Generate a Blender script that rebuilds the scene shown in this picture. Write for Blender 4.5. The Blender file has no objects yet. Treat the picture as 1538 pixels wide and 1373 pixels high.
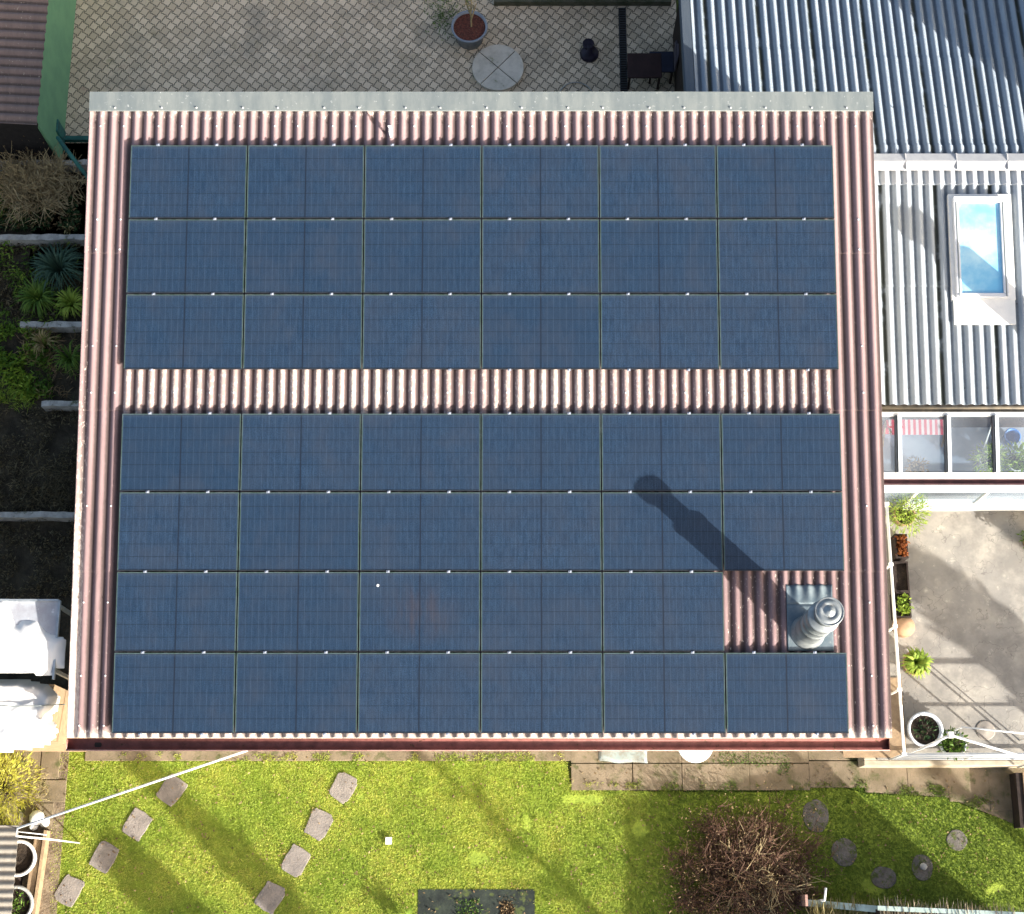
import bpy, math, random
import numpy as np
from mathutils import Vector, Matrix, noise
random.seed(7); rng = np.random.default_rng(7)
R = math.radians
scene = bpy.context.scene
COL = scene.collection
# ------------------------------------------------------------------ camera
F = 2300.0; TILT = R(16.0); ct, st = math.cos(TILT), math.sin(TILT)
CAM = Vector((0, -6.257, 25.22))
cd = bpy.data.cameras.new("camera"); cam = bpy.data.objects.new("camera", cd); COL.objects.link(cam)
cam.location = CAM; cam.rotation_euler = (TILT, 0, 0)
cd.sensor_fit = 'HORIZONTAL'; cd.sensor_width = 36; cd.lens = F / 1538 * 36; cd.clip_end = 2000
scene.camera = cam
def ray(px, py):
    dx = (px - 769) / F; dy = -(py - 686.5) / F
    return Vector((dx, dy * ct + st, dy * st - ct))
def at(px, py, z=0.0):                      # measured point of the photograph on the level z
    d = ray(px, py); k = (z - CAM.z) / d.z
    return CAM + d * k
Z0 = 3.4; SL = math.tan(R(8.66))
def rz(y, h=0.0): return Z0 + SL * y + h
def atroof(px, py, h=0.0):
    d = ray(px, py); k = (Z0 + h + SL * CAM.y - CAM.z) / (d.z - SL * d.y)
    return CAM + d * k
# ------------------------------------------------------------------ light
EL = R(21.0); HX, HY = 0.743, -0.669        # horizontal direction towards the sun
sv = Vector((HX * math.cos(EL), HY * math.cos(EL), math.sin(EL)))
sl = bpy.data.lights.new("sun", 'SUN'); sl.energy = 5.0; sl.angle = R(0.55); sl.color = (1.0, 0.95, 0.87)
so = bpy.data.objects.new("sun", sl); COL.objects.link(so); so.location = (30, -30, 30)
so.rotation_euler = sv.to_track_quat('Z', 'Y').to_euler()
w = bpy.data.worlds.new("World"); scene.world = w; w.use_nodes = True
nt = w.node_tree; bg = nt.nodes['Background']; sky = nt.nodes.new('ShaderNodeTexSky')
sky.sky_type = 'NISHITA'; sky.sun_disc = False; sky.sun_elevation = EL; sky.sun_rotation = math.atan2(HX, HY)
sky.dust_density = 5.0; sky.air_density = 1.0; sky.ozone_density = 0.6
nt.links.new(sky.outputs[0], bg.inputs[0]); bg.inputs[1].default_value = 0.12
vs = scene.view_settings; vs.view_transform = 'Standard'; vs.look = 'None'; vs.gamma = 1.0; vs.exposure = 1.28
scene.cycles.max_bounces = 8; scene.cycles.transparent_max_bounces = 12
# ------------------------------------------------------------------ materials
class NT:
    def __init__(s, name):
        s.m = bpy.data.materials.new(name); s.m.use_nodes = True; s.t = s.m.node_tree
        s.b = s.t.nodes['Principled BSDF']; s.out = s.t.nodes['Material Output']
        s.pos = s.t.nodes.new('ShaderNodeNewGeometry').outputs['Position']
    def L(s, a, b): s.t.links.new(a, b)
    def setin(s, sock, v):
        if isinstance(v, bpy.types.NodeSocket): s.L(v, sock)
        elif isinstance(v, tuple) and len(v) == 3 and sock.type == 'RGBA': sock.default_value = (*v, 1)
        else: sock.default_value = v
    def math(s, op, a, b=0.0, c=0.0, clamp=False):
        n = s.t.nodes.new('ShaderNodeMath'); n.operation = op; n.use_clamp = clamp
        s.setin(n.inputs[0], a); s.setin(n.inputs[1], b); s.setin(n.inputs[2], c); return n.outputs[0]
    def vscale(s, v, sc):
        n = s.t.nodes.new('ShaderNodeMapping'); s.setin(n.inputs[0], v); n.inputs['Scale'].default_value = sc; return n.outputs[0]
    def noise(s, scale, detail=4, rough=0.55, vec=None, color=False):
        n = s.t.nodes.new('ShaderNodeTexNoise'); s.L(vec if vec is not None else s.pos, n.inputs['Vector'])
        n.inputs['Scale'].default_value = scale; n.inputs['Detail'].default_value = detail; n.inputs['Roughness'].default_value = rough
        return n.outputs['Color' if color else 'Fac']
    def ramp(s, f, lo, hi, inv=False):
        n = s.t.nodes.new('ShaderNodeMapRange'); s.L(f, n.inputs[0]); n.interpolation_type = 'SMOOTHSTEP'
        n.inputs[1].default_value = lo; n.inputs[2].default_value = hi
        if inv: n.inputs[3].default_value = 1; n.inputs[4].default_value = 0
        return n.outputs[0]
    def mix(s, f, a, b, mode='MIX'):
        n = s.t.nodes.new('ShaderNodeMix'); n.data_type = 'RGBA'; n.blend_type = mode; n.clamp_factor = True
        s.setin(n.inputs[0], f); s.setin(n.inputs[6], a); s.setin(n.inputs[7], b); return n.outputs[2]
    def sep(s, v):
        n = s.t.nodes.new('ShaderNodeSeparateXYZ'); s.L(v, n.inputs[0]); return n.outputs
    def bump(s, h, dist=0.01, strength=1.0):
        n = s.t.nodes.new('ShaderNodeBump'); n.inputs['Distance'].default_value = dist; n.inputs['Strength'].default_value = strength
        s.L(h, n.inputs['Height']); s.L(n.outputs[0], s.b.inputs['Normal'])
    def done(s, col, rough=0.8, metal=0.0, spec=0.3):
        s.setin(s.b.inputs['Base Color'], col); s.setin(s.b.inputs['Roughness'], rough)
        s.b.inputs['Metallic'].default_value = metal; s.b.inputs['Specular IOR Level'].default_value = spec; return s.m
def mat(name, c1, c2=None, scale=4.0, rough=0.8, bump=0.0, bscale=30.0, metal=0.0, spec=0.3, c3=None, s3=20.0, t3=(0.6, 0.68)):
    n = NT(name); c2 = c2 or tuple(v * 0.7 for v in c1)
    c = n.mix(n.ramp(n.noise(scale, 6, 0.65), 0.35, 0.65), c1, c2)
    if c3: c = n.mix(n.ramp(n.noise(s3, 5, 0.7), *t3), c, c3)
    if bump: n.bump(n.noise(bscale, 5, 0.6), bump)
    return n.done(c, rough, metal, spec)
def leafmat(name, a, b, scale=6.0, c=None):
    n = NT(name); at_ = n.t.nodes.new('ShaderNodeAttribute'); at_.attribute_name = 'rnd'
    col = n.mix(at_.outputs['Fac'], a, b)
    if c: col = n.mix(n.ramp(n.noise(scale, 4), 0.42, 0.62), col, c)
    n.b.inputs['Subsurface Weight'].default_value = 0.0
    m = n.done(col, 0.6, 0, 0.25)
    tr = n.t.nodes.new('ShaderNodeBsdfTranslucent'); n.L(col, tr.inputs[0])
    mx = n.t.nodes.new('ShaderNodeMixShader'); mx.inputs[0].default_value = 0.25
    n.L(n.b.outputs[0], mx.inputs[1]); n.L(tr.outputs[0], mx.inputs[2]); n.L(mx.outputs[0], n.out.inputs[0]); return m
XRN = 5.93
def corr_mat(name, crest, valley, dirt_shade, lichen, amount, fade=None, gr=(.12, .55), seam=None, bleach=(0.40, 0.325, 0.29)):
    # painted fibre cement: paint, dirt and flank shade painted into the valleys (object-space height attribute), lichen flecks
    n = NT(name); at_ = n.t.nodes.new('ShaderNodeAttribute'); at_.attribute_name = 'crest'
    v = n.vscale(n.pos, (9, 1.2, 1)); lng = n.noise(1.0, 6, 0.7, v)
    c = n.mix(n.ramp(lng, 0.3, 0.7), crest, valley)
    if fade:  # sun-bleached paint towards the ridge
        y = n.sep(n.pos)[1]
        c = n.mix(n.math('MULTIPLY', n.ramp(y, fade[1], fade[2]), 0.75), c, fade[0])
    g = n.ramp(n.math('ADD', at_.outputs['Fac'], n.math('MULTIPLY', n.noise(14, 5, 0.7), 0.35)), gr[0], gr[1], True)
    c = n.mix(n.math('MULTIPLY', g, 0.8), c, dirt_shade)
    if seam:
        q = n.math('FRACT', n.math('DIVIDE', n.math('SUBTRACT', n.sep(n.pos)[0], seam[0] - 20 * seam[1]), seam[1]))
        c = n.mix(n.math('MULTIPLY', n.ramp(n.math('ABSOLUTE', n.math('SUBTRACT', q, .5)), .44, .48), n.ramp(n.noise(3, 3), .3, .5)), c, (0.03, 0.035, 0.03))
    at2 = n.t.nodes.new('ShaderNodeAttribute'); at2.attribute_name = 'worn'
    c = n.mix(n.ramp(at2.outputs['Fac'], .28, .95), c, bleach)
    lv = n.noise(26, 6, 0.75, n.vscale(n.pos, (1, 0.45, 1)))
    th = n.math('ADD', lv, n.math('MULTIPLY', at2.outputs['Fac'], 0.24))
    c = n.mix(n.math('MULTIPLY', n.ramp(th, 0.66 - amount, 0.72 - amount), 0.9), c, lichen)
    n.bump(n.noise(60, 4, 0.6), 0.004)
    return n.done(c, 0.75, 0, 0.3)
M = {}
M['roof'] = corr_mat('red_brown_painted_fibre_cement', (0.225, 0.155, 0.160), (0.165, 0.110, 0.112), (0.04, 0.028, 0.024), (0.55, 0.47, 0.41), 0.0, ((0.32, 0.228, 0.23), -3.0, 4.8), gr=(.22, .86))
M['nroof'] = corr_mat('grey_fibre_cement', (0.31, 0.36, 0.41), (0.23, 0.28, 0.34), (0.035, 0.05, 0.07), (0.5, 0.5, 0.45), -0.08, gr=(.2, .7), seam=(XRN, .885))  # bluish shade of the north slope mixed into this colour
M['nroof_lit'] = corr_mat('grey_fibre_cement_south', (0.37, 0.41, 0.45), (0.29, 0.33, 0.37), (0.08, 0.10, 0.12), (0.5, 0.5, 0.45), -0.08, gr=(.15, .6), seam=(XRN, .885))  # lighter copy of the neighbour roof colour, sunlight painted in
M['sroof'] = corr_mat('old_brown_fibre_cement', (0.20, 0.15, 0.135), (0.15, 0.115, 0.105), (0.06, 0.045, 0.035), (0.38, 0.34, 0.28), 0.05)
M['broof'] = corr_mat('old_grey_fibre_cement', (0.24, 0.22, 0.19), (0.2, 0.18, 0.15), (0.06, 0.05, 0.04), (0.5, 0.48, 0.4), 0.02)
def zinc(name, a, b):
    n = NT(name); v = n.vscale(n.pos, (5, 1.0, 1)); c = n.mix(n.ramp(n.noise(1.2, 6, 0.7, v), 0.3, 0.7), a, b)
    c = n.mix(n.ramp(n.noise(18, 5, 0.7), 0.62, 0.72), c, (0.62, 0.64, 0.62)); n.bump(n.noise(9, 3), 0.004)
    return n.done(c, 0.5, 0.35, 0.5)
M['zinc'] = zinc('weathered_zinc', (0.17, 0.20, 0.205), (0.25, 0.275, 0.265))
M['flue'] = mat('dull_flue_steel', (0.34, 0.37, 0.38), (0.2, 0.225, 0.235), 5, 0.45, metal=0.45, spec=0.5, c3=(0.13, 0.12, 0.11), s3=7, t3=(.58, .75))
M['zinc_pale'] = mat('pale_zinc', (0.5, 0.53, 0.54), (0.36, 0.4, 0.42), 9, 0.4, metal=0.5, spec=0.5)
M['gutter'] = mat('red_brown_gutter_paint', (0.26, 0.10, 0.085), (0.17, 0.065, 0.055), 7, 0.5, 0.003, c3=(0.10, 0.05, 0.03), s3=9)
M['gutter_lip'] = mat('faded_gutter_paint', (0.50, 0.30, 0.26), (0.38, 0.2, 0.18), 12, 0.5)
M['screw'] = mat('bright_screw_cap', (0.8, 0.8, 0.78), (0.65, 0.65, 0.63), 50, 0.4)
M['wall'] = mat('rendered_wall', (0.55, 0.52, 0.46), (0.47, 0.44, 0.39), 3, 0.9, 0.006)
M['white'] = mat('white_paint', (0.8, 0.8, 0.78), (0.72, 0.73, 0.72), 6, 0.45, c3=(0.5, 0.49, 0.45), s3=12, t3=(0.66, 0.8))
M['cream'] = mat('cream_paint', (0.5, 0.44, 0.34), (0.4, 0.34, 0.25), 5, 0.7, 0.004)
M['darkmetal'] = mat('dark_metal', (0.03, 0.035, 0.045), (0.02, 0.025, 0.03), 8, 0.45, metal=0.2)
M['frame'] = mat('black_anodised_frame', (0.10, 0.14, 0.14), (0.06, 0.10, 0.08), 8, 0.35, metal=0.4, spec=0.5)
M['clamp'] = mat('aluminium_clamp', (0.36, 0.39, 0.46), (0.25, 0.28, 0.34), 30, 0.35, metal=0.3, spec=0.5)
M['black'] = mat('near_black', (0.012, 0.011, 0.011), (0.02, 0.018, 0.018), 12, 0.9)
M['soil'] = mat('dark_soil', (0.05, 0.036, 0.025), (0.025, 0.018, 0.013), 9, 0.95, 0.03, 25, c3=(0.12, 0.09, 0.06), s3=30)
M['mulch'] = mat('red_bark_mulch', (0.16, 0.05, 0.035), (0.07, 0.028, 0.02), 30, 0.95, 0.02, 40, c3=(0.3, 0.2, 0.13), s3=45)
M['bedsoil'] = mat('bed_soil', (0.07, 0.06, 0.04), (0.025, 0.022, 0.015), 3, 0.95, 0.05, 14, c3=(0.10, 0.085, 0.05), s3=22)
M['slab'] = mat('weathered_concrete_slab', (0.25, 0.235, 0.215), (0.19, 0.18, 0.165), 3, 0.9, 0.006, 50, c3=(0.12, 0.13, 0.08), s3=7, t3=(0.6, 0.72))
M['path'] = mat('path_concrete', (0.24, 0.19, 0.13), (0.155, 0.125, 0.08), 2.2, 0.92, 0.006, 50, c3=(0.085, 0.09, 0.035), s3=3.5, t3=(0.5, 0.68))
M['stone'] = mat('stepping_stone', (0.27, 0.24, 0.215), (0.19, 0.17, 0.155), 6, 0.9, 0.012, 35, c3=(0.3, 0.29, 0.27), s3=12)
M['palestone'] = mat('pale_stone', (0.42, 0.43, 0.42), (0.33, 0.34, 0.33), 8, 0.85, 0.006, 40, c3=(0.22, 0.23, 0.17), s3=6, t3=(0.6, 0.75))
M['retwall'] = mat('pale_retaining_stone', (0.45, 0.45, 0.42), (0.3, 0.3, 0.28), 7, 0.9, 0.02, 18, c3=(0.10, 0.11, 0.07), s3=5, t3=(0.55, 0.68))
M['greenwall'] = mat('green_painted_boards', (0.17, 0.36, 0.2), (0.14, 0.31, 0.18), 2.5, 0.7)
M['teal'] = mat('teal_paint', (0.03, 0.15, 0.13), (0.02, 0.09, 0.085), 8, 0.6)
M['darkwood'] = mat('dark_wood', (0.035, 0.024, 0.02), (0.02, 0.014, 0.012), 8, 0.8)
M['wood'] = mat('weathered_wood', (0.36, 0.26, 0.16), (0.27, 0.19, 0.12), 10, 0.8, 0.004)
M['tarp'] = mat('white_tarpaulin', (0.74, 0.73, 0.70), (0.68, 0.67, 0.65), 2, 0.55, c3=(0.5, 0.42, 0.3), s3=3.2, t3=(0.62, 0.8))
M['poly'] = mat('dirty_polycarbonate', (0.42, 0.44, 0.47), (0.33, 0.33, 0.36), 4, 0.4, c3=(0.55, 0.56, 0.58), s3=9)
M['terracotta'] = mat('terracotta', (0.42, 0.27, 0.16), (0.34, 0.2, 0.12), 8, 0.8)
M['purple'] = mat('dark_purple_plastic', (0.02, 0.016, 0.035), (0.013, 0.011, 0.022), 10, 0.5)
M['twig'] = mat('dry_twig', (0.46, 0.38, 0.21), (0.30, 0.23, 0.13), 12, 0.9)
M['twig2'] = mat('reddish_twig', (0.20, 0.115, 0.08), (0.12, 0.07, 0.05), 12, 0.9)
M['bark'] = mat('bark', (0.10, 0.075, 0.055), (0.06, 0.045, 0.035), 12, 0.95, 0.02)
M['reed'] = mat('old_reed', (0.42, 0.36, 0.26), (0.25, 0.21, 0.15), 25, 0.9, 0.01)
M['palegreen'] = mat('pale_green_paint', (0.5, 0.62, 0.56), (0.42, 0.52, 0.47), 8, 0.7)
M['red'] = mat('red_plastic', (0.6, 0.03, 0.04), (0.5, 0.02, 0.03), 8, 0.5)
M['blue'] = mat('blue_plastic', (0.05, 0.2, 0.55), (0.04, 0.15, 0.45), 8, 0.5)
M['blind'] = mat('pale_blue_blind', (0.16, 0.46, 0.72), (0.45, 0.70, 0.82), 1.0, 0.35, spec=0.5)  # sky and cloud reflection painted into the skylight pane colour
M['film'] = mat('bluish_plastic_film', (0.3, 0.36, 0.35), (0.25, 0.24, 0.2), 9, 0.35)
M['dirtgrass'] = mat('lawn_soil', (0.30, 0.38, 0.05), (0.20, 0.27, 0.035), 5, 0.95, 0.02, 25, c3=(0.12, 0.10, 0.045), s3=9)
def terrace_mat():
    n = NT('terrace_concrete'); c = n.mix(n.ramp(n.noise(1.3, 5, 0.6), 0.35, 0.65), (0.40, 0.37, 0.32), (0.28, 0.265, 0.24))
    c = n.mix(n.ramp(n.noise(6, 7, 0.75), 0.55, 0.75), c, (0.58, 0.54, 0.45)); c = n.mix(n.ramp(n.noise(14, 6, 0.75), 0.62, 0.75), c, (0.17, 0.15, 0.13)); c = n.mix(n.math('MULTIPLY', n.ramp(n.noise(.8, 5, .75), .42, .62), .75), c, (.20, .19, .175)); c = n.mix(n.math('MULTIPLY', n.ramp(n.math('ABSOLUTE', n.math('SUBTRACT', n.noise(1.1, 4, .6), .5)), .0, .006, True), .5), c, (.12, .11, .10)); n.bump(n.noise(45, 4), 0.004); return n.done(c, 0.9)
M['terrace'] = terrace_mat()
def paver_mat():
    n = NT('interlocking_pavers'); x, y, _ = n.sep(n.pos); p = 0.205
    u = n.math('DIVIDE', n.math('ADD', x, y), p); v = n.math('DIVIDE', n.math('SUBTRACT', x, y), p)
    def wave(q): return n.math('ADD', n.math('MULTIPLY', n.math('SINE', n.math('MULTIPLY', q, 2 * math.pi)), 0.09), n.math('MULTIPLY', n.math('SINE', n.math('MULTIPLY', q, 4 * math.pi)), 0.05))
    u2 = n.math('ADD', u, wave(v))
    v2 = n.math('SUBTRACT', v, wave(u))
    def edge(q): return n.math('ABSOLUTE', n.math('SUBTRACT', n.math('FRACT', q), 0.5))
    e = n.math('MAXIMUM', edge(u2), edge(v2)); e = n.math('ADD', e, n.math('MULTIPLY', n.math('SUBTRACT', n.noise(60, 3), 0.5), 0.04))
    joint = n.ramp(e, 0.425, 0.465)
    cv = n.t.nodes.new('ShaderNodeCombineXYZ'); n.L(n.math('FLOOR', u2), cv.inputs[0]); n.L(n.math('FLOOR', v2), cv.inputs[1])
    wn = n.t.nodes.new('ShaderNodeTexWhiteNoise'); n.L(cv.outputs[0], wn.inputs[0])
    c = n.mix(wn.outputs[0], (0.50, 0.405, 0.29), (0.70, 0.575, 0.425))
    c = n.mix(n.ramp(n.noise(0.9, 6, 0.7), 0.48, 0.72), c, (0.38, 0.325, 0.25))
    c = n.mix(n.math('MULTIPLY', n.ramp(n.noise(2.6, 6, 0.7), 0.55, 0.75), 0.7), c, (0.25, 0.22, 0.12))
    c = n.mix(n.math('MULTIPLY', n.ramp(n.noise(1.7, 5, 0.7, n.vscale(n.pos, (1, 1, 3))), 0.62, 0.72), 0.5), c, (0.36, 0.23, 0.19))
    c = n.mix(joint, c, (0.13, 0.12, 0.09)); c = n.mix(n.math('MULTIPLY', n.ramp(n.noise(7, 6, .8), .55, .75), .35), c, (.5, .46, .38)); n.bump(n.math('SUBTRACT', 1.0, joint), 0.008)
    return n.done(c, 0.9)
M['paver'] = paver_mat()
def panel_mat(name, brown_patch=False):
    n = NT(name); tc = n.t.nodes.new('ShaderNodeTexCoord').outputs['Object']; oi = n.t.nodes.new('ShaderNodeObjectInfo')
    x, y, _ = n.sep(tc)
    off = n.t.nodes.new('ShaderNodeVectorMath'); off.operation = 'ADD'; n.L(tc, off.inputs[0])
    cb = n.t.nodes.new('ShaderNodeCombineXYZ'); n.L(n.math('MULTIPLY', oi.outputs['Random'], 37.0), cb.inputs[0]); n.L(n.math('MULTIPLY', oi.outputs['Random'], 91.0), cb.inputs[1])
    n.L(cb.outputs[0], off.inputs[1]); o = off.outputs[0]
    st1 = n.noise(1.0, 3, 0.7, n.vscale(o, (32, 4, 1))); st3 = n.noise(130.0, 2, 0.8, o); st2 = n.noise(1.0, 4, 0.8, n.vscale(o, (85, 60, 1)))
    big = n.noise(1.6, 3, 0.6, o)
    f = n.math('ADD', n.math('MULTIPLY', st1, 0.2), n.math('ADD', n.math('MULTIPLY', st2, 0.4), n.math('MULTIPLY', st3, 0.45)))
    c = n.mix(n.ramp(f, 0.42, 0.64), (0.001, 0.008, 0.025), (0.028, 0.057, 0.104))
    c = n.mix(n.math('MULTIPLY', n.ramp(big, 0.35, 0.68), 0.4), c, (0.022, 0.032, 0.052))
    c = n.mix(n.math('MULTIPLY', oi.outputs['Random'], 0.5), c, (0.008, 0.023, 0.050))
    c = n.mix(n.math('MULTIPLY', n.ramp(n.noise(1.3, 4, 0.7, n.vscale(n.pos, (1.2, .7, 1))), .45, .75), .35), c, (0.032, 0.040, 0.058))
    if brown_patch: c = n.mix(n.math('MULTIPLY', n.math('MULTIPLY', n.ramp(n.noise(1.0, 5, 0.6, n.vscale(o, (7, 1.3, 1))), 0.3, 0.75), n.ramp(n.math('SQRT', n.math('ADD', n.math('POWER', x, 2.0), n.math('POWER', n.math('MULTIPLY', y, 1.3), 2.0))), .1, .75, True)), 0.6), c, (0.042, 0.032, 0.034))  # brownish streaky patch, strongest at the panel centre
    def line(q, per, wd): 
        return n.math('GREATER_THAN', n.math('ABSOLUTE', n.math('SUBTRACT', n.math('FRACT', n.math('DIVIDE', q, per)), 0.5)), 0.5 - wd / per / 2)
    gl = line(n.math('ADD', y, 0.0), 0.183, 0.009); gv = line(x, 0.0955, 0.004)
    c = n.mix(n.math('MULTIPLY', gl, 0.85), c, (0.005, 0.010, 0.02)); c = n.mix(n.math('MULTIPLY', gv, 0.6), c, (0.05, 0.08, 0.12))
    c = n.mix(n.math('MULTIPLY', n.math('LESS_THAN', n.math('ABSOLUTE', x), 0.010), 0.9), c, (0.006, 0.01, 0.02))
    dst = n.ramp(y, 0.50, 0.575); c = n.mix(n.math('MULTIPLY', n.math('MULTIPLY', dst, n.noise(30, 4, 0.7, o)), 0.3), c, (0.12, 0.15, 0.18))
    return n.done(c, 0.42, 0.0, 0.3)
M['glass'] = panel_mat('solar_cell_glass'); M['dustyglass'] = panel_mat('brown_stained_solar_glass', True)
def clear(name, tint, refl):
    n = NT(name); tr = n.t.nodes.new('ShaderNodeBsdfTransparent'); tr.inputs[0].default_value = (*tint, 1)
    g = n.t.nodes.new('ShaderNodeBsdfGlossy'); g.inputs['Roughness'].default_value = 0.03
    d = n.t.nodes.new('ShaderNodeBsdfDiffuse'); d.inputs[0].default_value = (0.62, 0.7, 0.8, 1)
    m1 = n.t.nodes.new('ShaderNodeMixShader'); m1.inputs[0].default_value = refl; n.L(tr.outputs[0], m1.inputs[1]); n.L(g.outputs[0], m1.inputs[2])
    m2 = n.t.nodes.new('ShaderNodeMixShader'); n.L(n.math('MULTIPLY', n.ramp(n.noise(0.8, 2, 0.5), 0.1, 0.9), 0.22), m2.inputs[0])
    n.L(m1.outputs[0], m2.inputs[1]); n.L(d.outputs[0], m2.inputs[2]); n.L(m2.outputs[0], n.out.inputs[0]); return n.m
M['clear'] = clear('dusty_window_glass', (0.90, 0.96, 1.0), 0.14)
def stripe_mat():
    n = NT('red_striped_cloth'); x = n.sep(n.pos)[0]
    f = n.math('GREATER_THAN', n.math('FRACT', n.math('DIVIDE', x, 0.09)), 0.5)
    return n.done(n.mix(f, (0.55, 0.05, 0.08), (0.62, 0.5, 0.5)), 0.8)
M['stripe'] = stripe_mat()
def grassmat():
    n = NT('grass_blades'); a = n.t.nodes.new('ShaderNodeAttribute'); a.attribute_name = 'rnd'
    c = n.mix(n.ramp(n.noise(1.1, 5, .65), .38, .62), (0.24, 0.36, 0.04), (0.56, 0.57, 0.12))
    c = n.mix(n.math('MULTIPLY', n.ramp(n.noise(7, 5, .7), .45, .65), .5), c, (0.22, 0.37, 0.03))
    c = n.mix(n.math('MULTIPLY', n.ramp(n.noise(4.3, 5, .7, n.vscale(n.pos, (1, 1.6, 1))), .56, .70), .65), c, (0.42, 0.34, 0.14))
    c = n.mix(n.math('MULTIPLY', a.outputs['Fac'], .35), c, (0.72, 0.72, 0.2)); c = n.mix(n.math('MULTIPLY', n.ramp(n.sep(n.pos)[0], .5, 3.4), .85), c, (0.09, 0.16, 0.022))  # right side darkened: mossier grass plus lean-to shade painted into the colour
    m = n.done(c, .6, 0, .2); tr = n.t.nodes.new('ShaderNodeBsdfTranslucent'); n.L(c, tr.inputs[0]); mx = n.t.nodes.new('ShaderNodeMixShader'); mx.inputs[0].default_value = .42
    n.L(n.b.outputs[0], mx.inputs[1]); n.L(tr.outputs[0], mx.inputs[2]); n.L(mx.outputs[0], n.out.inputs[0]); return m
M['lf_grass'] = grassmat()
M['lf_dark'] = leafmat('dark_green_leaves', (0.02, 0.055, 0.022), (0.06, 0.12, 0.04))
M['lf_blue'] = leafmat('strap_leaves', (0.025, 0.07, 0.05), (0.09, 0.16, 0.10))
M['lf_mid'] = leafmat('mid_green_leaves', (0.05, 0.12, 0.015), (0.16, 0.26, 0.04))
M['lf_fresh'] = leafmat('fresh_green_leaves', (0.10, 0.22, 0.02), (0.30, 0.42, 0.05), 2.0, (0.08, 0.17, 0.02))
M['lf_bright'] = leafmat('bright_green_leaves', (0.16, 0.26, 0.03), (0.36, 0.46, 0.07))
M['lf_yellow'] = leafmat('yellow_green_needles', (0.36, 0.38, 0.04), (0.62, 0.58, 0.12))
M['lf_dry'] = leafmat('dry_leaves', (0.16, 0.10, 0.055), (0.34, 0.25, 0.13))
M['lf_straw'] = leafmat('straw_leaves', (0.26, 0.24, 0.09), (0.45, 0.36, 0.18))
M['lf_red'] = leafmat('reddish_leaves', (0.14, 0.035, 0.012), (0.32, 0.11, 0.03))
M['lf_litter'] = leafmat('dark_leaf_litter', (0.04, 0.036, 0.022), (0.22, 0.19, 0.11))
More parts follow.
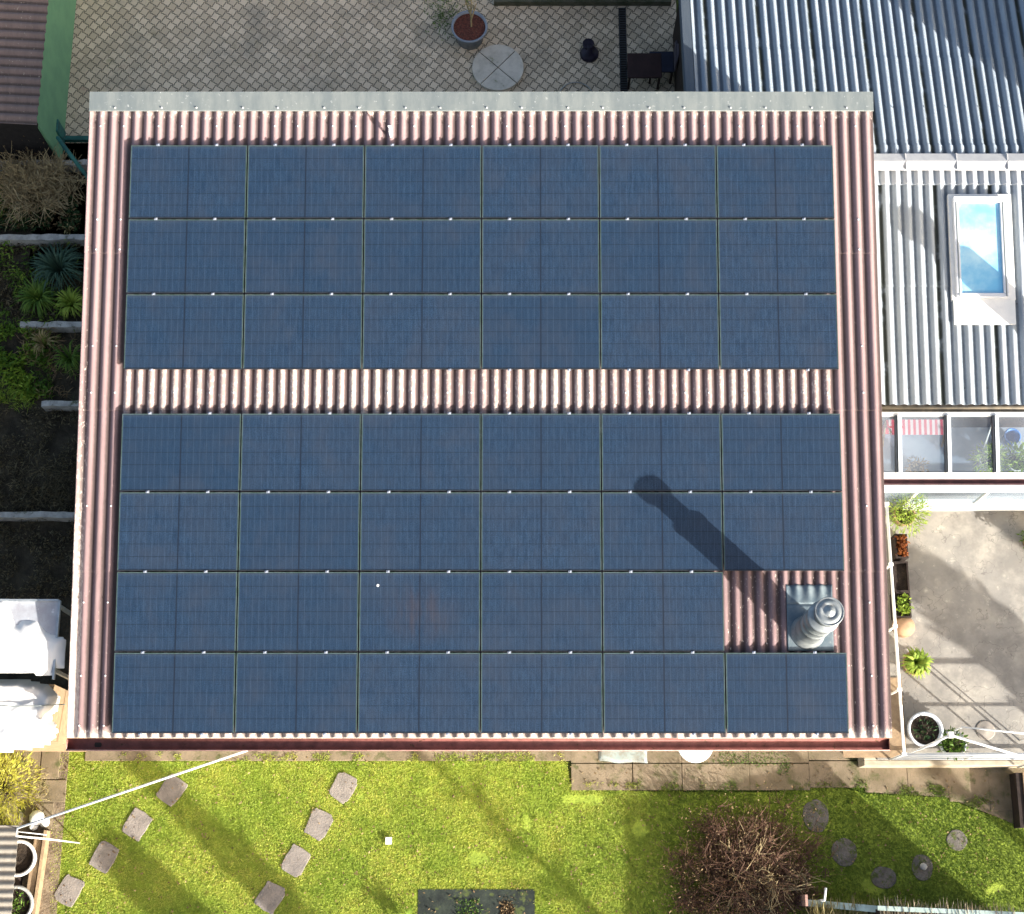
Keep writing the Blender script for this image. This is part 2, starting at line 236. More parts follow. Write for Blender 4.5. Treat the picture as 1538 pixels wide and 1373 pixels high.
# ------------------------------------------------------------------ objects
def empty(name, loc, label, cat, group=None, rotz=0.0):
    o = bpy.data.objects.new(name, None); COL.objects.link(o); o.location = loc; o.rotation_euler = (0, 0, rotz)
    return tag(o, label, cat, group)
def tag(o, label=None, cat=None, group=None, kind=None):
    if label: o['label'] = label
    if cat: o['category'] = cat
    if group: o['group'] = group
    if kind: o['kind'] = kind
    return o
def link(name, me, parent=None):
    o = bpy.data.objects.new(name, me); COL.objects.link(o)
    if parent is not None:
        o.parent = parent
        p = parent; off = Vector((0, 0, 0))
        while p is not None: off = off + p.location; p = p.parent     # meshes are written in world space, unrotated parents
        if o.get('local') is None: o.location = -off
    return o
class MB:
    def __init__(s): s.v = []; s.f = []; s.mi = []; s.sm = []; s.cur = 0; s.smooth = False
    def add(s, vs, fs):
        b = len(s.v); s.v += [tuple(v) for v in vs]
        for f in fs: s.f.append(tuple(i + b for i in f)); s.mi.append(s.cur); s.sm.append(s.smooth)
        return s
    def box(s, c, d, rot=None, tp=1.0):
        c = Vector(c); x, y, z = d[0] / 2, d[1] / 2, d[2] / 2
        vs = [Vector((sx * x * (tp if sz > 0 else 1), sy * y * (tp if sz > 0 else 1), sz * z)) for sz in (-1, 1) for sx, sy in ((-1, -1), (1, -1), (1, 1), (-1, 1))]
        if rot is not None: m = rot if isinstance(rot, Matrix) else Matrix.Rotation(rot, 3, 'Z'); vs = [m @ v for v in vs]
        return s.add([c + v for v in vs], [(3, 2, 1, 0), (4, 5, 6, 7), (0, 1, 5, 4), (1, 2, 6, 5), (2, 3, 7, 6), (3, 0, 4, 7)])
    def bb(s, a, b): return s.box([(p + q) / 2 for p, q in zip(a, b)], [abs(q - p) for p, q in zip(a, b)])
    def beam(s, a, b, w, h):
        a, b = Vector(a), Vector(b); d = b - a; q = d.to_track_quat('Y', 'Z').to_matrix(); return s.box((a + b) / 2, (w, d.length, h), q)
    def tube(s, pts, r, n=8, caps=True):
        pts = [Vector(p) for p in pts]; rs = r if isinstance(r, (list, tuple)) else [r] * len(pts); vs = []; fs = []
        for i, p in enumerate(pts):
            d = (pts[min(i + 1, len(pts) - 1)] - pts[max(i - 1, 0)]).normalized(); q = d.to_track_quat('Z', 'Y').to_matrix()
            for k in range(n): a = 2 * math.pi * k / n; vs.append(p + q @ Vector((math.cos(a) * rs[i], math.sin(a) * rs[i], 0)))
        for i in range(len(pts) - 1):
            for k in range(n): fs.append((i * n + k, i * n + (k + 1) % n, (i + 1) * n + (k + 1) % n, (i + 1) * n + k))
        if caps: fs.append(tuple(range(n))[::-1]); fs.append(tuple((len(pts) - 1) * n + k for k in range(n)))
        return s.add(vs, fs)
    def lathe(s, c, prof, n=28):            # prof: list of (radius, z)
        vs = []; fs = []; c = Vector(c)
        for r, z in prof:
            for k in range(n): a = 2 * math.pi * k / n; vs.append(c + Vector((math.cos(a) * r, math.sin(a) * r, z)))
        for i in range(len(prof) - 1):
            for k in range(n): fs.append((i * n + k, i * n + (k + 1) % n, (i + 1) * n + (k + 1) % n, (i + 1) * n + k))
        fs.append(tuple(range(n))[::-1]); fs.append(tuple((len(prof) - 1) * n + k for k in range(n)))
        return s.add(vs, fs)
    def prism(s, pts, z0, z1):
        n = len(pts); a = sum(pts[i][0] * pts[(i + 1) % n][1] - pts[(i + 1) % n][0] * pts[i][1] for i in range(n))
        if a < 0: pts = pts[::-1]
        vs = [(p[0], p[1], z0) for p in pts] + [(p[0], p[1], z1) for p in pts]
        fs = [tuple(range(n))[::-1], tuple(range(n, 2 * n))] + [(i, (i + 1) % n, n + (i + 1) % n, n + i) for i in range(n)]
        return s.add(vs, fs)
    def build(s, name, mats, parent=None, bevel=0.0):
        me = bpy.data.meshes.new(name); me.from_pydata(s.v, [], s.f); me.update()
        for m in (mats if isinstance(mats, (list, tuple)) else [mats]): me.materials.append(m)
        me.polygons.foreach_set('material_index', s.mi); me.polygons.foreach_set('use_smooth', s.sm)
        o = link(name, me, parent)
        if bevel: b = o.modifiers.new('bevel', 'BEVEL'); b.width = bevel; b.segments = 2; b.limit_method = 'ANGLE'
        return o
def npmesh(name, V, Fa, mat_, parent=None, rnd=None, smooth=False, k=None):
    k = Fa.shape[1]; me = bpy.data.meshes.new(name); me.vertices.add(len(V)); me.vertices.foreach_set('co', V.astype(np.float32).ravel())
    me.loops.add(Fa.size); me.loops.foreach_set('vertex_index', Fa.astype(np.int32).ravel())
    me.polygons.add(len(Fa)); me.polygons.foreach_set('loop_start', np.arange(0, Fa.size, k, dtype=np.int32))
    if smooth: me.polygons.foreach_set('use_smooth', np.ones(len(Fa), bool))
    me.update(calc_edges=True)
    if rnd is not None: a = me.attributes.new('rnd', 'FLOAT', 'POINT'); a.data.foreach_set('value', rnd.astype(np.float32))
    me.materials.append(mat_); return link(name, me, parent)
def leaves(name, P, D, L, W, m, parent=None, droop=0.25):   # one folded diamond blade per leaf
    P = np.asarray(P, float); D = np.asarray(D, float); N = len(P); D /= np.linalg.norm(D, axis=1, keepdims=True) + 1e-9
    A = rng.normal(size=(N, 3)); A[:, 2] *= 0.4; S = np.cross(D, A); S /= np.linalg.norm(S, axis=1, keepdims=True) + 1e-9
    L = np.broadcast_to(L, N)[:, None]; W = np.broadcast_to(W, N)[:, None]; mid = P + D * L * 0.5
    tip = P + D * L; tip[:, 2] -= (L[:, 0]) * droop
    V = np.stack([P, mid + S * W / 2, tip, mid - S * W / 2], 1).reshape(-1, 3)
    Fa = np.arange(4 * N).reshape(N, 4); return npmesh(name, V, Fa, m, parent, np.repeat(rng.random(N), 4))
def stems(name, lines, r0, r1, m, parent=None):
    V = []; Fa = []; b = 0
    for pts in lines:
        n = len(pts)
        for i, p in enumerate(pts):
            d = (pts[min(i + 1, n - 1)] - pts[max(i - 1, 0)]); d = d / (np.linalg.norm(d) + 1e-9)
            a = np.cross(d, (0.3, 0.2, 0.93)); a /= np.linalg.norm(a) + 1e-9; c = np.cross(d, a); r = r0 + (r1 - r0) * i / (n - 1)
            for t in (0, 2.094, 4.189): V.append(p + (a * math.cos(t) + c * math.sin(t)) * r)
        for i in range(n - 1):
            for t in range(3): Fa.append((b + i * 3 + t, b + i * 3 + (t + 1) % 3, b + i * 3 + 3 + (t + 1) % 3, b + i * 3 + 3 + t))
        b += n * 3
    return npmesh(name, np.array(V), np.array(Fa), m, parent, smooth=True)
def twig_lines(c, rad, h, n, seg=5, wob=0.18, up=1.0, branch=3):
    out = []; c = np.array(c, float)
    for i in range(n):
        a = rng.random() * 6.283; e = rng.random() ** 0.6; tgt = np.array([math.cos(a) * rad * e, math.sin(a) * rad * e, h * up * (1.15 - 0.6 * e * e) * (0.6 + 0.5 * rng.random())])
        p = c + np.array([math.cos(a), math.sin(a), 0]) * 0.06 * rad; pts = [p]
        for k in range(1, seg + 1):
            t = k / seg; q = c + tgt * np.array([t ** 0.9, t ** 0.9, t ** 0.75]) + rng.normal(size=3) * wob * rad * 0.25 * t; pts.append(q)
        out.append(pts)
        for b in range(branch):
            j = rng.integers(1, seg); s0 = pts[j]; d = (pts[j + 1] - pts[j]); d = d / (np.linalg.norm(d) + 1e-9); dd = d + rng.normal(size=3) * 0.7; dd /= np.linalg.norm(dd)
            l = rad * (0.2 + 0.3 * rng.random()); out.append([s0, s0 + dd * l * 0.5 + rng.normal(size=3) * 0.02, s0 + dd * l + rng.normal(size=3) * 0.04])
    return out
def inpoly(X, Y, poly):
    r = np.zeros(len(X), bool); n = len(poly)
    for i in range(n):
        x1, y1 = poly[i]; x2, y2 = poly[(i + 1) % n]
        c = ((y1 > Y) != (y2 > Y)) & (X < (x2 - x1) * (Y - y1) / (y2 - y1 + 1e-12) + x1); r ^= c
    return r
def pts2(l, z=0.0): return [tuple(at(a, b, z)[:2]) for a, b in l]
def scatter(poly, dens):
    P = np.array(poly); x0, y0 = P.min(0); x1, y1 = P.max(0); n = int((x1 - x0) * (y1 - y0) * dens)
    X = rng.uniform(x0, x1, n); Y = rng.uniform(y0, y1, n); k = inpoly(X, Y, poly); return X[k], Y[k]
def sheet(name, poly, z, m, kind='structure', res=None):
    b = MB(); b.prism(poly, z - 0.3, z); o = b.build(name, m); return tag(o, kind=kind)
# corrugated courses. axis 'y': waves across x, running along y
def corr(name, x0, x1, y0, y1, zf, m, parent, pitch=0.177, amp=0.0255, course=2.3, axis='y', worn=None, phase=0.0, over=0.14, thick=0.006, cuts=None):
    V = []; Fa = []; cr = []; wn = []; n = int((x1 - x0) / pitch * 12) + 1; xs = np.linspace(x0, x1, n); b = 0
    k = max(1, round((y1 - y0) / course)); cl = (y1 - y0) / k
    for c in range(k):
        ya = y0 + c * cl; yb = min(ya + cl + over, y1 + 0.01); m2 = 16; ys = np.concatenate([[ya, ya + .004], np.linspace(ya + .01, yb - .01, 12), [yb - .004, yb]])
        for j, y in enumerate(ys):
            lift = 0.011 * (1 - (y - ya) / (yb - ya)) + (0.002 if k > 1 else 0)
            for x in xs:
                ph = 0.5 + 0.5 * math.cos((x - x0 + phase) / pitch * 2 * math.pi)
                X, Y = (x, y) if axis == 'y' else (y, x)
                V.append((X, Y, zf(X, Y) + lift + amp * 2 * (ph - 1))); cr.append(ph); wn.append(worn(X, Y, ph) if worn else 0.0)
        for j in range(m2 - 1):
            for i in range(n - 1):
                q = (b + j * n + i, b + j * n + i + 1, b + (j + 1) * n + i + 1, b + (j + 1) * n + i)
                Fa.append(q if axis == 'y' else q[::-1])
        b += m2 * n
    o = npmesh(name, np.array(V), np.array(Fa), m, parent, smooth=True)
    for nm, d in (('crest', cr), ('worn', wn)): a = o.data.attributes.new(nm, 'FLOAT', 'POINT'); a.data.foreach_set('value', np.array(d, np.float32))
    s = o.modifiers.new('thickness', 'SOLIDIFY'); s.thickness = thick; s.offset = -1
    return o
# ================================================================== GROUND
gb = MB(); gb.bb((-150, -150, -0.6), (150, 150, -0.06)); tag(gb.build('ground', mat('rough_grassland', (.09, .12, .03), (.06, .08, .02), 1.5, .95, .05, 6, c3=(.12, .10, .05), s3=3)), kind='structure')
XL = (atroof(135, 165).x + atroof(100, 1100).x) / 2; XR = (atroof(1312, 165).x + atroof(1340, 1100).x) / 2
YT = atroof(700, 150).y; YB = atroof(700, 1108).y
print('roof', XL, XR, YT, YB, atroof(135, 165).x, atroof(100, 1100).x, atroof(1312, 165).x, atroof(1340, 1100).x)
lawn_px = [(60, 1128), (135, 1125), (140, 1143), (850, 1142), (856, 1180), (870, 1186), (1020, 1190), (1170, 1190), (1195, 1168), (1225, 1172), (1300, 1192), (1420, 1198), (1460, 1215), (1560, 1248), (1640, 1500), (72, 1500), (75, 1330), (78, 1240), (97, 1225), (98, 1185), (90, 1160), (86, 1128)]
lawn_px = lawn_px[1:]
lawn = pts2(lawn_px); sheet('lawn', lawn, 0.0, M['dirtgrass'])
lawn = pts2([(a, c - (7 if 840 < a < 1480 and c < 1260 else 2)) for a, c in lawn_px])
X, Y = scatter(lawn, 6500)
# bare/clumpy density
keep = np.array([noise.noise(Vector((x * 2.2, y * 2.2, 0))) > -0.55 for x, y in zip(X, Y)])
X, Y = X[keep], Y[keep]
stone_px = [(258, 1187, 40, -35), (206, 1238, 40, -32), (157, 1287, 38, -28), (104, 1338, 40, -30), (516, 1183, 38, -28), (479, 1238, 38, -25), (444, 1293, 38, -28), (406, 1348, 38, -30)]
round_px = [(1225, 1225, 21, 25), (1268, 1280, 20, 22), (1327, 1318, 20, 17), (1385, 1303, 17, 20), (1437, 1262, 16, 16)]
ok = np.ones(len(X), bool)
for a, b, *_ in stone_px + round_px:
    p = at(a, b); r = 0.175 if a < 600 else 0.10; ok &= (X - p.x) ** 2 + (Y - p.y) ** 2 > (r * (0.9 + 0.25 * rng.random(len(X)))) ** 2
pp = [at(628, 1336), at(803, 1332)]
ok &= ~((X > pp[0].x) & (X < pp[1].x) & (Y < pp[0].y))
X, Y = X[ok], Y[ok]; N = len(X)
D = rng.normal(size=(N, 3)) * np.array([0.9, 0.9, 0.2]) + np.array([0, 0, 0.45])
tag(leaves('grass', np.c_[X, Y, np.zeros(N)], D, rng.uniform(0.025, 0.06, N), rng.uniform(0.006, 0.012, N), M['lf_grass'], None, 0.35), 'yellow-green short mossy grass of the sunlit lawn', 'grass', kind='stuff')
def strip(px, dens, lab, nm, m, thr, cat='grass', ll=(.03, .08), lw=.010):
    X, Y = scatter(pts2(px), dens); k = np.array([noise.noise(Vector((x * 3.3, y * 3.3, 5))) + .3 * noise.noise(Vector((x * 11, y * 11, 5))) > thr for x, y in zip(X, Y)]); X, Y = X[k], Y[k]; n = len(X)
    tag(leaves(nm, np.c_[X, Y, np.full(n, .03)], rng.normal(size=(n, 3)) * (1, 1, .3) + (0, 0, .5), rng.uniform(*ll, n), lw, m, None, .35), lab, cat, kind='stuff')
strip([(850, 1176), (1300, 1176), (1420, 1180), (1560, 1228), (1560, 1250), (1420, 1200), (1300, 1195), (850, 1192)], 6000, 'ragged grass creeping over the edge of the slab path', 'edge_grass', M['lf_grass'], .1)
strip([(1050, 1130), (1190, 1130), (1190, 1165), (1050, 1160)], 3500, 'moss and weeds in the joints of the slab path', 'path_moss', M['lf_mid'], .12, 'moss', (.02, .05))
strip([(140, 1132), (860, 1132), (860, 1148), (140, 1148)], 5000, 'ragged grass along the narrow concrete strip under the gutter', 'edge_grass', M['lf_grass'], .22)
strip([(90, 1130), (1500, 1130), (1500, 1400), (90, 1400)], 60, 'scattered small dead leaves on lawn and slabs', 'dead_leaves', M['lf_dry'], -.1, 'leaves', (.03, .06), .03)
strip([(1380, 770), (1600, 770), (1600, 1130), (1350, 1130), (1350, 960)], 3, 'a few', 'x', M['lf_dry'], 2) if False else None
# path of concrete along the house
b = MB(); p0 = at(95, 1145); p1 = at(862, 1143); b.bb((p0.x + .35, p1.y, -0.06), (p1.x, p1.y + 0.7, 0.03)); tag(b.build('path', M['path'], None, 0.01), kind='structure')
b = MB(); xs = [857, 950, 1024, 1125, 1215, 1300]
for i in range(5):
    a = at(xs[i], 1187 if i < 4 else 1183); c = at(xs[i + 1], 1140); b.bb((a.x + .012, a.y, -0.06), (c.x - .012, a.y + 0.42, 0.025 + 0.006 * (i % 3)))
    b.bb((a.x + .01, a.y + 0.435, -0.06), (c.x - .01, a.y + 1.1, 0.028 + 0.005 * ((i + 1) % 3)))
tag(b.build('slab_path', M['path'], None, 0.006), kind='structure')
b = MB()
for i in range(5):
    xa = 1302 + i * 62; yb_ = 1190 + (0 if i < 2 else (i - 1) * 14); a = at(xa, yb_); c = at(xa + 60, 1146); b.bb((a.x, a.y, -0.06), (c.x, c.y + .5, 0.02 + 0.006 * (i % 2)))
tag(b.build('side_path', M['path'], None, 0.006), kind='structure')
tag(MB().prism(pts2([(1300, 1142), (1560, 1142), (1640, 1280), (1538, 1244), (1460, 1212), (1420, 1197), (1300, 1190)]), -.05, .012).build('gravel_path', M['path']), kind='structure')
# cracked crazy paving right part of side path is the same sheet of slabs
# ================================================================== STEPPING STONES
ords = ['closest to the house', 'second from the house', 'third from the house', 'farthest from the house']
for i, (a, c, s, rot) in enumerate(stone_px):
    p = at(a, c); b = MB(); ww, hh = 0.36, 0.44; pts = []
    for k in range(20):
        an = 2 * math.pi * k / 20; cx = math.copysign(abs(math.cos(an)) ** 0.38, math.cos(an)); sy = math.copysign(abs(math.sin(an)) ** 0.38, math.sin(an))
        j = 1 + 0.16 * noise.noise(Vector((i * 5 + math.cos(an) * 2, math.sin(an) * 2, 1))); v = Matrix.Rotation(R(rot), 2) @ Vector((cx * ww / 2 * j, sy * hh / 2 * j)); pts.append((p.x + v.x, p.y + v.y))
    b.prism(pts, -0.02, 0.028); o = b.build('stepping_stone', M['stone'], None, 0.008)
    tag(o, 'grey rectangular stepping stone %s in the %s diagonal row on the lawn' % (ords[i % 4], 'left' if i < 4 else 'middle'), 'stepping stone', 'rectangular stepping stones in the lawn')
lab = ['upper left of the right-hand arc, beside the brown bush', 'second along the arc to the right of the brown bush', 'lowest of the arc, nearest the thatched lean-to', 'lying in shade with a small pale stone on it', 'in sunlight at the right end of the arc']
for i, (a, c, rx, ry) in enumerate(round_px):
    p = at(a, c); b = MB(); pts = []
    for k in range(22):
        an = 2 * math.pi * k / 22; j = 1 + 0.10 * noise.noise(Vector((i * 7 + math.cos(an) * 1.5, math.sin(an) * 1.5, 3))); pts.append((p.x + math.cos(an) * rx / 98 * j, p.y + math.sin(an) * ry / 98 * j))
    b.prism(pts, -0.02, 0.016); o = b.build('stepping_stone', mat('mossy_stone', (.17, .155, .14), (.11, .10, .085), 6, .9, .012, 35, c3=(.08, .10, .03), s3=9, t3=(.5, .62)), None, 0.01)
    tag(o, 'rounded grey stepping stone ' + lab[i], 'stepping stone', 'rounded stepping stones on the right of the lawn')
p = at(1386, 1302); b = MB(); b.smooth = True; b.lathe((p.x, p.y, 0.03), [(0.02, 0), (0.06, 0.01), (0.055, 0.04), (0.02, 0.055)], 12); tag(b.build('small_stone', M['palestone']), 'small pale round stone lying on a shaded stepping stone', 'stone')
p = at(584, 1263); b = MB(); b.box((p.x, p.y, 0.05), (0.1, 0.11, 0.05)); tag(b.build('square_tile', M['white'], None, 0.004), 'small white square tile in the middle of the lawn', 'tile')
# dark sunken pond frame
t = empty('garden_pond', (at(715, 1355).x, at(715, 1355).y, 0), 'dark rectangular pond with mossy patches at the bottom edge of the lawn', 'pond')
x0, x1, y1 = pp[0].x, pp[1].x, pp[0].y
b = MB(); b.bb((x0, y1 - 1.6, -0.055), (x1, y1, 0.012)); b.build('liner', mat('dark_pond_liner', (0.02, 0.025, 0.022), (0.035, 0.045, 0.035), 4, 0.5, 0.01, 9, c3=(0.07, 0.09, 0.03), s3=3.0, t3=(0.55, 0.62)), t)
X2 = rng.uniform(x0 + .6, x0 + 1.0, 500); Y2 = rng.uniform(y1 - .5, y1 - 0.15, 500)
leaves('moss', np.c_[X2, Y2, np.full(500, .01)], rng.normal(size=(500, 3)) + (0, 0, .6), rng.uniform(.03, .07, 500), .014, M['lf_mid'], t)
X2 = rng.uniform(x0 + 1.3, x0 + 1.52, 500); Y2 = rng.normal(y1 - .33, 0.08, 500)
tag(leaves('dry_litter', np.c_[X2, Y2, np.full(500, .015)], rng.normal(size=(500, 3)) * (1, 1, .3) + (0, 0, .2), rng.uniform(.03, .06, 500), .02, M['lf_dry'], t), kind='stuff')
# ================================================================== MAIN BUILDING
H = empty('garage_building', (0, 0, 0), 'flat building with brown corrugated roof carrying the rows of solar panels', 'building')
b = MB(); wx0, wx1, wy0, wy1 = XL + 0.28, XR - 0.28, YB + 0.22, YT - 0.1
vs_ = [(wx0, wy0, -0.05), (wx1, wy0, -0.05), (wx1, wy1, -0.05), (wx0, wy1, -0.05)]; vt = [(x, y, rz(y) - 0.12) for x, y, _ in vs_]
b.add(vs_ + vt, [(3, 2, 1, 0), (4, 5, 6, 7), (0, 1, 5, 4), (1, 2, 6, 5), (2, 3, 7, 6), (3, 0, 4, 7)]); b.build('wall', M['wall'], H)
b = MB(); y_ = YB + 0.05; b.bb((XL + .02, y_, rz(y_) - 0.26), (XR - .02, y_ + .03, rz(y_) - 0.062)); b.build('fascia', M['wood'], H)
ymid0, ymid1 = atroof(700, 622).y, atroof(700, 553).y
def worn(x, y, ph):
    w_ = 0.0
    if ymid0 - .3 < y < ymid1 + .2 and ph > .35 and XL + .6 < x < XR - .75: w_ = 0.50 + .35 * max(0, noise.noise(Vector((x * .6, 0.3, 0))) + .25) * (1 if x < 4.6 else .6)
    d = (x - XL)
    if d < .16: w_ = max(w_, 0.15 + 0.75 * min(1, max(0, (2.5 - y) / 6)))
    elif d < .6: w_ = max(w_, 0.12 * min(1, max(0, (2.5 - y) / 6)))
    if y < YB + .10: w_ = max(w_, .8)
    if y > YT - .34: w_ = max(w_, 0.5)
    if x > XR - .9: w_ = max(w_, .18 * min(1, max(0, (1 - y) / 5)))
    if atroof(700, 975).y < y < atroof(700, 860).y and atroof(1090, 900).x < x < XR - .7: w_ = max(w_, .28)
    return w_
roof = corr('roof', XL, XR, YB, YT, lambda x, y: rz(y), M['roof'], H, worn=worn, course=2.42)
# screws: caps sitting on the crests in rows
def screws(parent, x0, x1, rows, zf, step, m, phase=0, r=0.014, skip=None):
    b = MB(); b.smooth = True; b.lathe((0, 0, .008), [(r, 0), (r, .008), (r * .4, .016)], 7); o0 = b.build('screw_cap', m, None); base = Vector((0, 0, 0)); q = parent
    while q is not None: base += q.location; q = q.parent
    for y in rows:
        k = 0; x = x0 + phase
        while x < x1:
            if skip is None or not skip(x, y):
                o = o0.copy(); COL.objects.link(o); o.parent = parent; o.location = Vector((x, y, zf(x, y))) - base
            x += 0.177 * (step[k % len(step)]); k += 1
    bpy.data.objects.remove(o0)
rows = [atroof(700, y).y for y in (190, 330, 375, 520, 590, 760, 905, 1015, 1090)]
yv = [atroof(700, q).y for q in (215, 555, 622, 1104)]
screws(roof, XL, XR, rows, lambda x, y: rz(y), (2, 3), M['screw'], 0.177, skip=lambda x, y: XL + .6 < x < XR - .75 and (yv[1] < y < yv[0] or yv[3] < y < yv[2]))
b = MB(); ya, yb_ = atroof(700, 165, .05).y, atroof(700, 137, .05).y    # zinc ridge flashing
n = 5
for i in range(n):
    xa = XL + (XR - XL) * i / n + (0.0 if i == 0 else -0.03); xb = XL + (XR - XL) * (i + 1) / n; dz = 0.002 * (i % 2)
    za, zb = rz(ya) + .030 + dz, rz(yb_) + .034 + dz
    b.add([(xa, ya, za), (xb, ya, za), (xb, yb_, zb), (xa, yb_, zb), (xa, yb_ + .015, zb - .22), (xb, yb_ + .015, zb - .22), (xa, ya - .008, za - .012), (xb, ya - .008, za - .012)], [(0, 1, 2, 3), (3, 2, 5, 4), (6, 7, 1, 0)])
fl = b.build('ridge_flashing', M['zinc'], H); s_ = fl.modifiers.new('t', 'SOLIDIFY'); s_.thickness = .003
screws(fl, XL + .1, XR, [ya + .035], lambda x, y: rz(y) + .034, (4, 3), M['screw'], 0.3)
# pale closure strip scalloped under the flashing
b = MB(); b.bb((XL, ya - .05, rz(ya) - .05), (XR, ya + .02, rz(ya) + .004)); 
# gutter
gy = atroof(700, 1106).y - 0.02; gz = rz(YB) - 0.10; b = MB(); b.smooth = True; prof = []; gr = 0.085
for k in range(13): a = math.pi * k / 12; prof.append((-math.cos(a) * gr, -math.sin(a) * gr * .95))
gx0, gx1 = XL - .02, atroof(1338, 1110).x; cy = gy - gr
vv = []; ff = []
for x in (gx0, gx1):
    for (u, z) in prof: vv.append((x, cy + u, gz + z))
for k in range(12): ff.append((k, k + 1, 13 + k + 1, 13 + k))
b.add(vv, ff); b.smooth = False; b.add(vv, [tuple(range(13)), tuple(range(13, 26))[::-1]])
g = b.build('gutter', M['gutter'], H); s_ = g.modifiers.new('t', 'SOLIDIFY'); s_.thickness = .003; s_.offset = 0
b = MB(); b.smooth = True; b.tube([(gx0, cy - gr, gz + .004), (gx1, cy - gr, gz + .004)], .010, 8); b.tube([(gx0, cy - gr, gz), (gx0, cy + gr, gz)], .006, 6); b.build('gutter_lip', M['gutter_lip'], g)
b = MB(); p = at(147, 1119, gz - .07); b.lathe((p.x, cy, gz - .092), [(0.052, 0), (0.052, .02), (.03, .021)], 20); b.build('gutter_outlet', M['black'], g)
# small end clamp standing on the roof above the top array
p = atroof(587, 200); v = MB(); v.smooth = True; v.tube([(p.x, p.y - .06, rz(p.y)), (p.x, p.y - .05, rz(p.y) + .12)], .022, 10); v.smooth = False; v.box((p.x + .01, p.y - .04, rz(p.y) + .15), (.05, .05, .09)); v.tube([(p.x + .01, p.y - .04, rz(p.y) + .19), (p.x - .02, p.y, rz(p.y) + .24)], .016, 8); v.build('cable_entry_pipe', M['white'], H)
# flue
fb = atroof(1213, 948, 0.0); fx, fy = fb.x, fb.y; fz = rz(fy)
ch = empty('chimney', (fx, fy, fz), None, None); ch.parent = H
HT = 1.7
b = MB(); b.smooth = True; b.lathe((fx, fy, fz - .02), [(.27, 0), (.25, .05), (.215, .12), (.213, .62), (.222, .625), (.222, .66), (.213, .665), (.213, .9), (.219, .902), (.219, .912), (.213, .915), (.213, 1.2), (.228, 1.205), (.228, 1.235), (.213, 1.24), (.12, 1.30)], 32); b.build('flue_shaft', M['flue'], ch)
b = MB(); b.smooth = True; b.lathe((fx, fy, fz + 1.25), [(.145, 0), (.145, .3)], 28); b.build('flue_neck', M['flue'], ch)
b = MB(); b.smooth = True; b.lathe((fx, fy, fz + 1.50), [(.14, 0), (.198, .01), (.203, .10), (.192, .112), (.185, .10), (.166, .10), (.16, .115), (.10, .125), (.095, .115), (.07, .125), (.015, .19)], 32); b.build('flue_cap', M['flue'], ch)
# lead flashing apron round the flue
ax0, ax1 = atroof(1182, 940).x, atroof(1251, 940).x; ay0, ay1 = atroof(1200, 978).y, atroof(1200, 908).y
b = MB(); nx, ny = 40, 14; vv = []; ff = []
for j in range(ny + 1):
    y = ay0 + (ay1 - ay0) * j / ny
    for i in range(nx + 1):
        x = ax0 + (ax1 - ax0) * i / nx; vv.append((x, y, rz(y) + .018))
for j in range(ny):
    for i in range(nx): q = j * (nx + 1) + i; ff.append((q, q + 1, q + nx + 2, q + nx + 1))
# fluted upper part laid over the sheet
y2 = atroof(1200, 878).y; base = len(vv)
for j in range(9):
    y = ay1 + (y2 - ay1) * j / 8; t_ = j / 8
    for i in range(nx + 1):
        x = ax0 + (ax1 - ax0) * i / nx; ph = .5 + .5 * math.cos((x - XL) / .177 * 2 * math.pi); vv.append((x, y, rz(y) + .018 * (1 - t_) + t_ * (.016 + .051 * (ph - 1))))
for j in range(8):
    for i in range(nx): q = base + j * (nx + 1) + i; ff.append((q, q + 1, q + nx + 2, q + nx + 1))
b.smooth = True; b.add(vv, ff); o = b.build('flue_flashing', mat('dark_bluish_lead', (.10, .14, .17), (.17, .21, .23), 4, .5, .003, 12, metal=.3, c3=(.3, .32, .32), s3=12, t3=(.6, .75)), ch); s_ = o.modifiers.new('t', 'SOLIDIFY'); s_.thickness = .003
# ================================================================== SOLAR PANELS
PW, PH, TH = 1.762, 1.142, 0.035; HB = 0.055
ang = math.atan(SL)
def panel_local():
    f = MB(); w_, h_ = PW / 2, PH / 2; fr = .012
    f.bb((-w_, h_ - fr, 0), (w_, h_, TH)); f.cur = 1; f.bb((-w_, -h_, 0), (w_, -h_ + fr, TH)); f.cur = 0; f.bb((-w_, -h_ + fr, 0), (-w_ + fr, h_ - fr, TH)); f.bb((w_ - fr, -h_ + fr, 0), (w_, h_ - fr, TH))  # bottom bar dark for painted gap shade, side bars paler as if sunlit
    g = MB(); g.bb((-w_ + fr, -h_ + fr, TH - .010), (w_ - fr, h_ - fr, TH - .003)); g2 = None
    c = MB(); c.box((0, 0, TH + .004), (.05, .035, .006)); c.box((0, 0, TH / 2 - .03), (.012, .012, TH + .07)); c.smooth = True; c.lathe((0, 0, TH + .006), [(.012, 0), (.012, .012), (.006, .013)], 8)
    fm = f.build('frame', [M['frame'], M['darkmetal']]); gm = g.build('cell_glass', M['glass']); cm = c.build('clamp', M['clamp'])
    return fm, gm, cm
fm, gm, cm = panel_local(); GD = None
def arr_rows(pxs):  # centre lines (world y on roof) from measured row boundaries
    ys = [atroof(726, p, HB + TH).y for p in pxs]; return ys
ct_ = math.cos(ang)
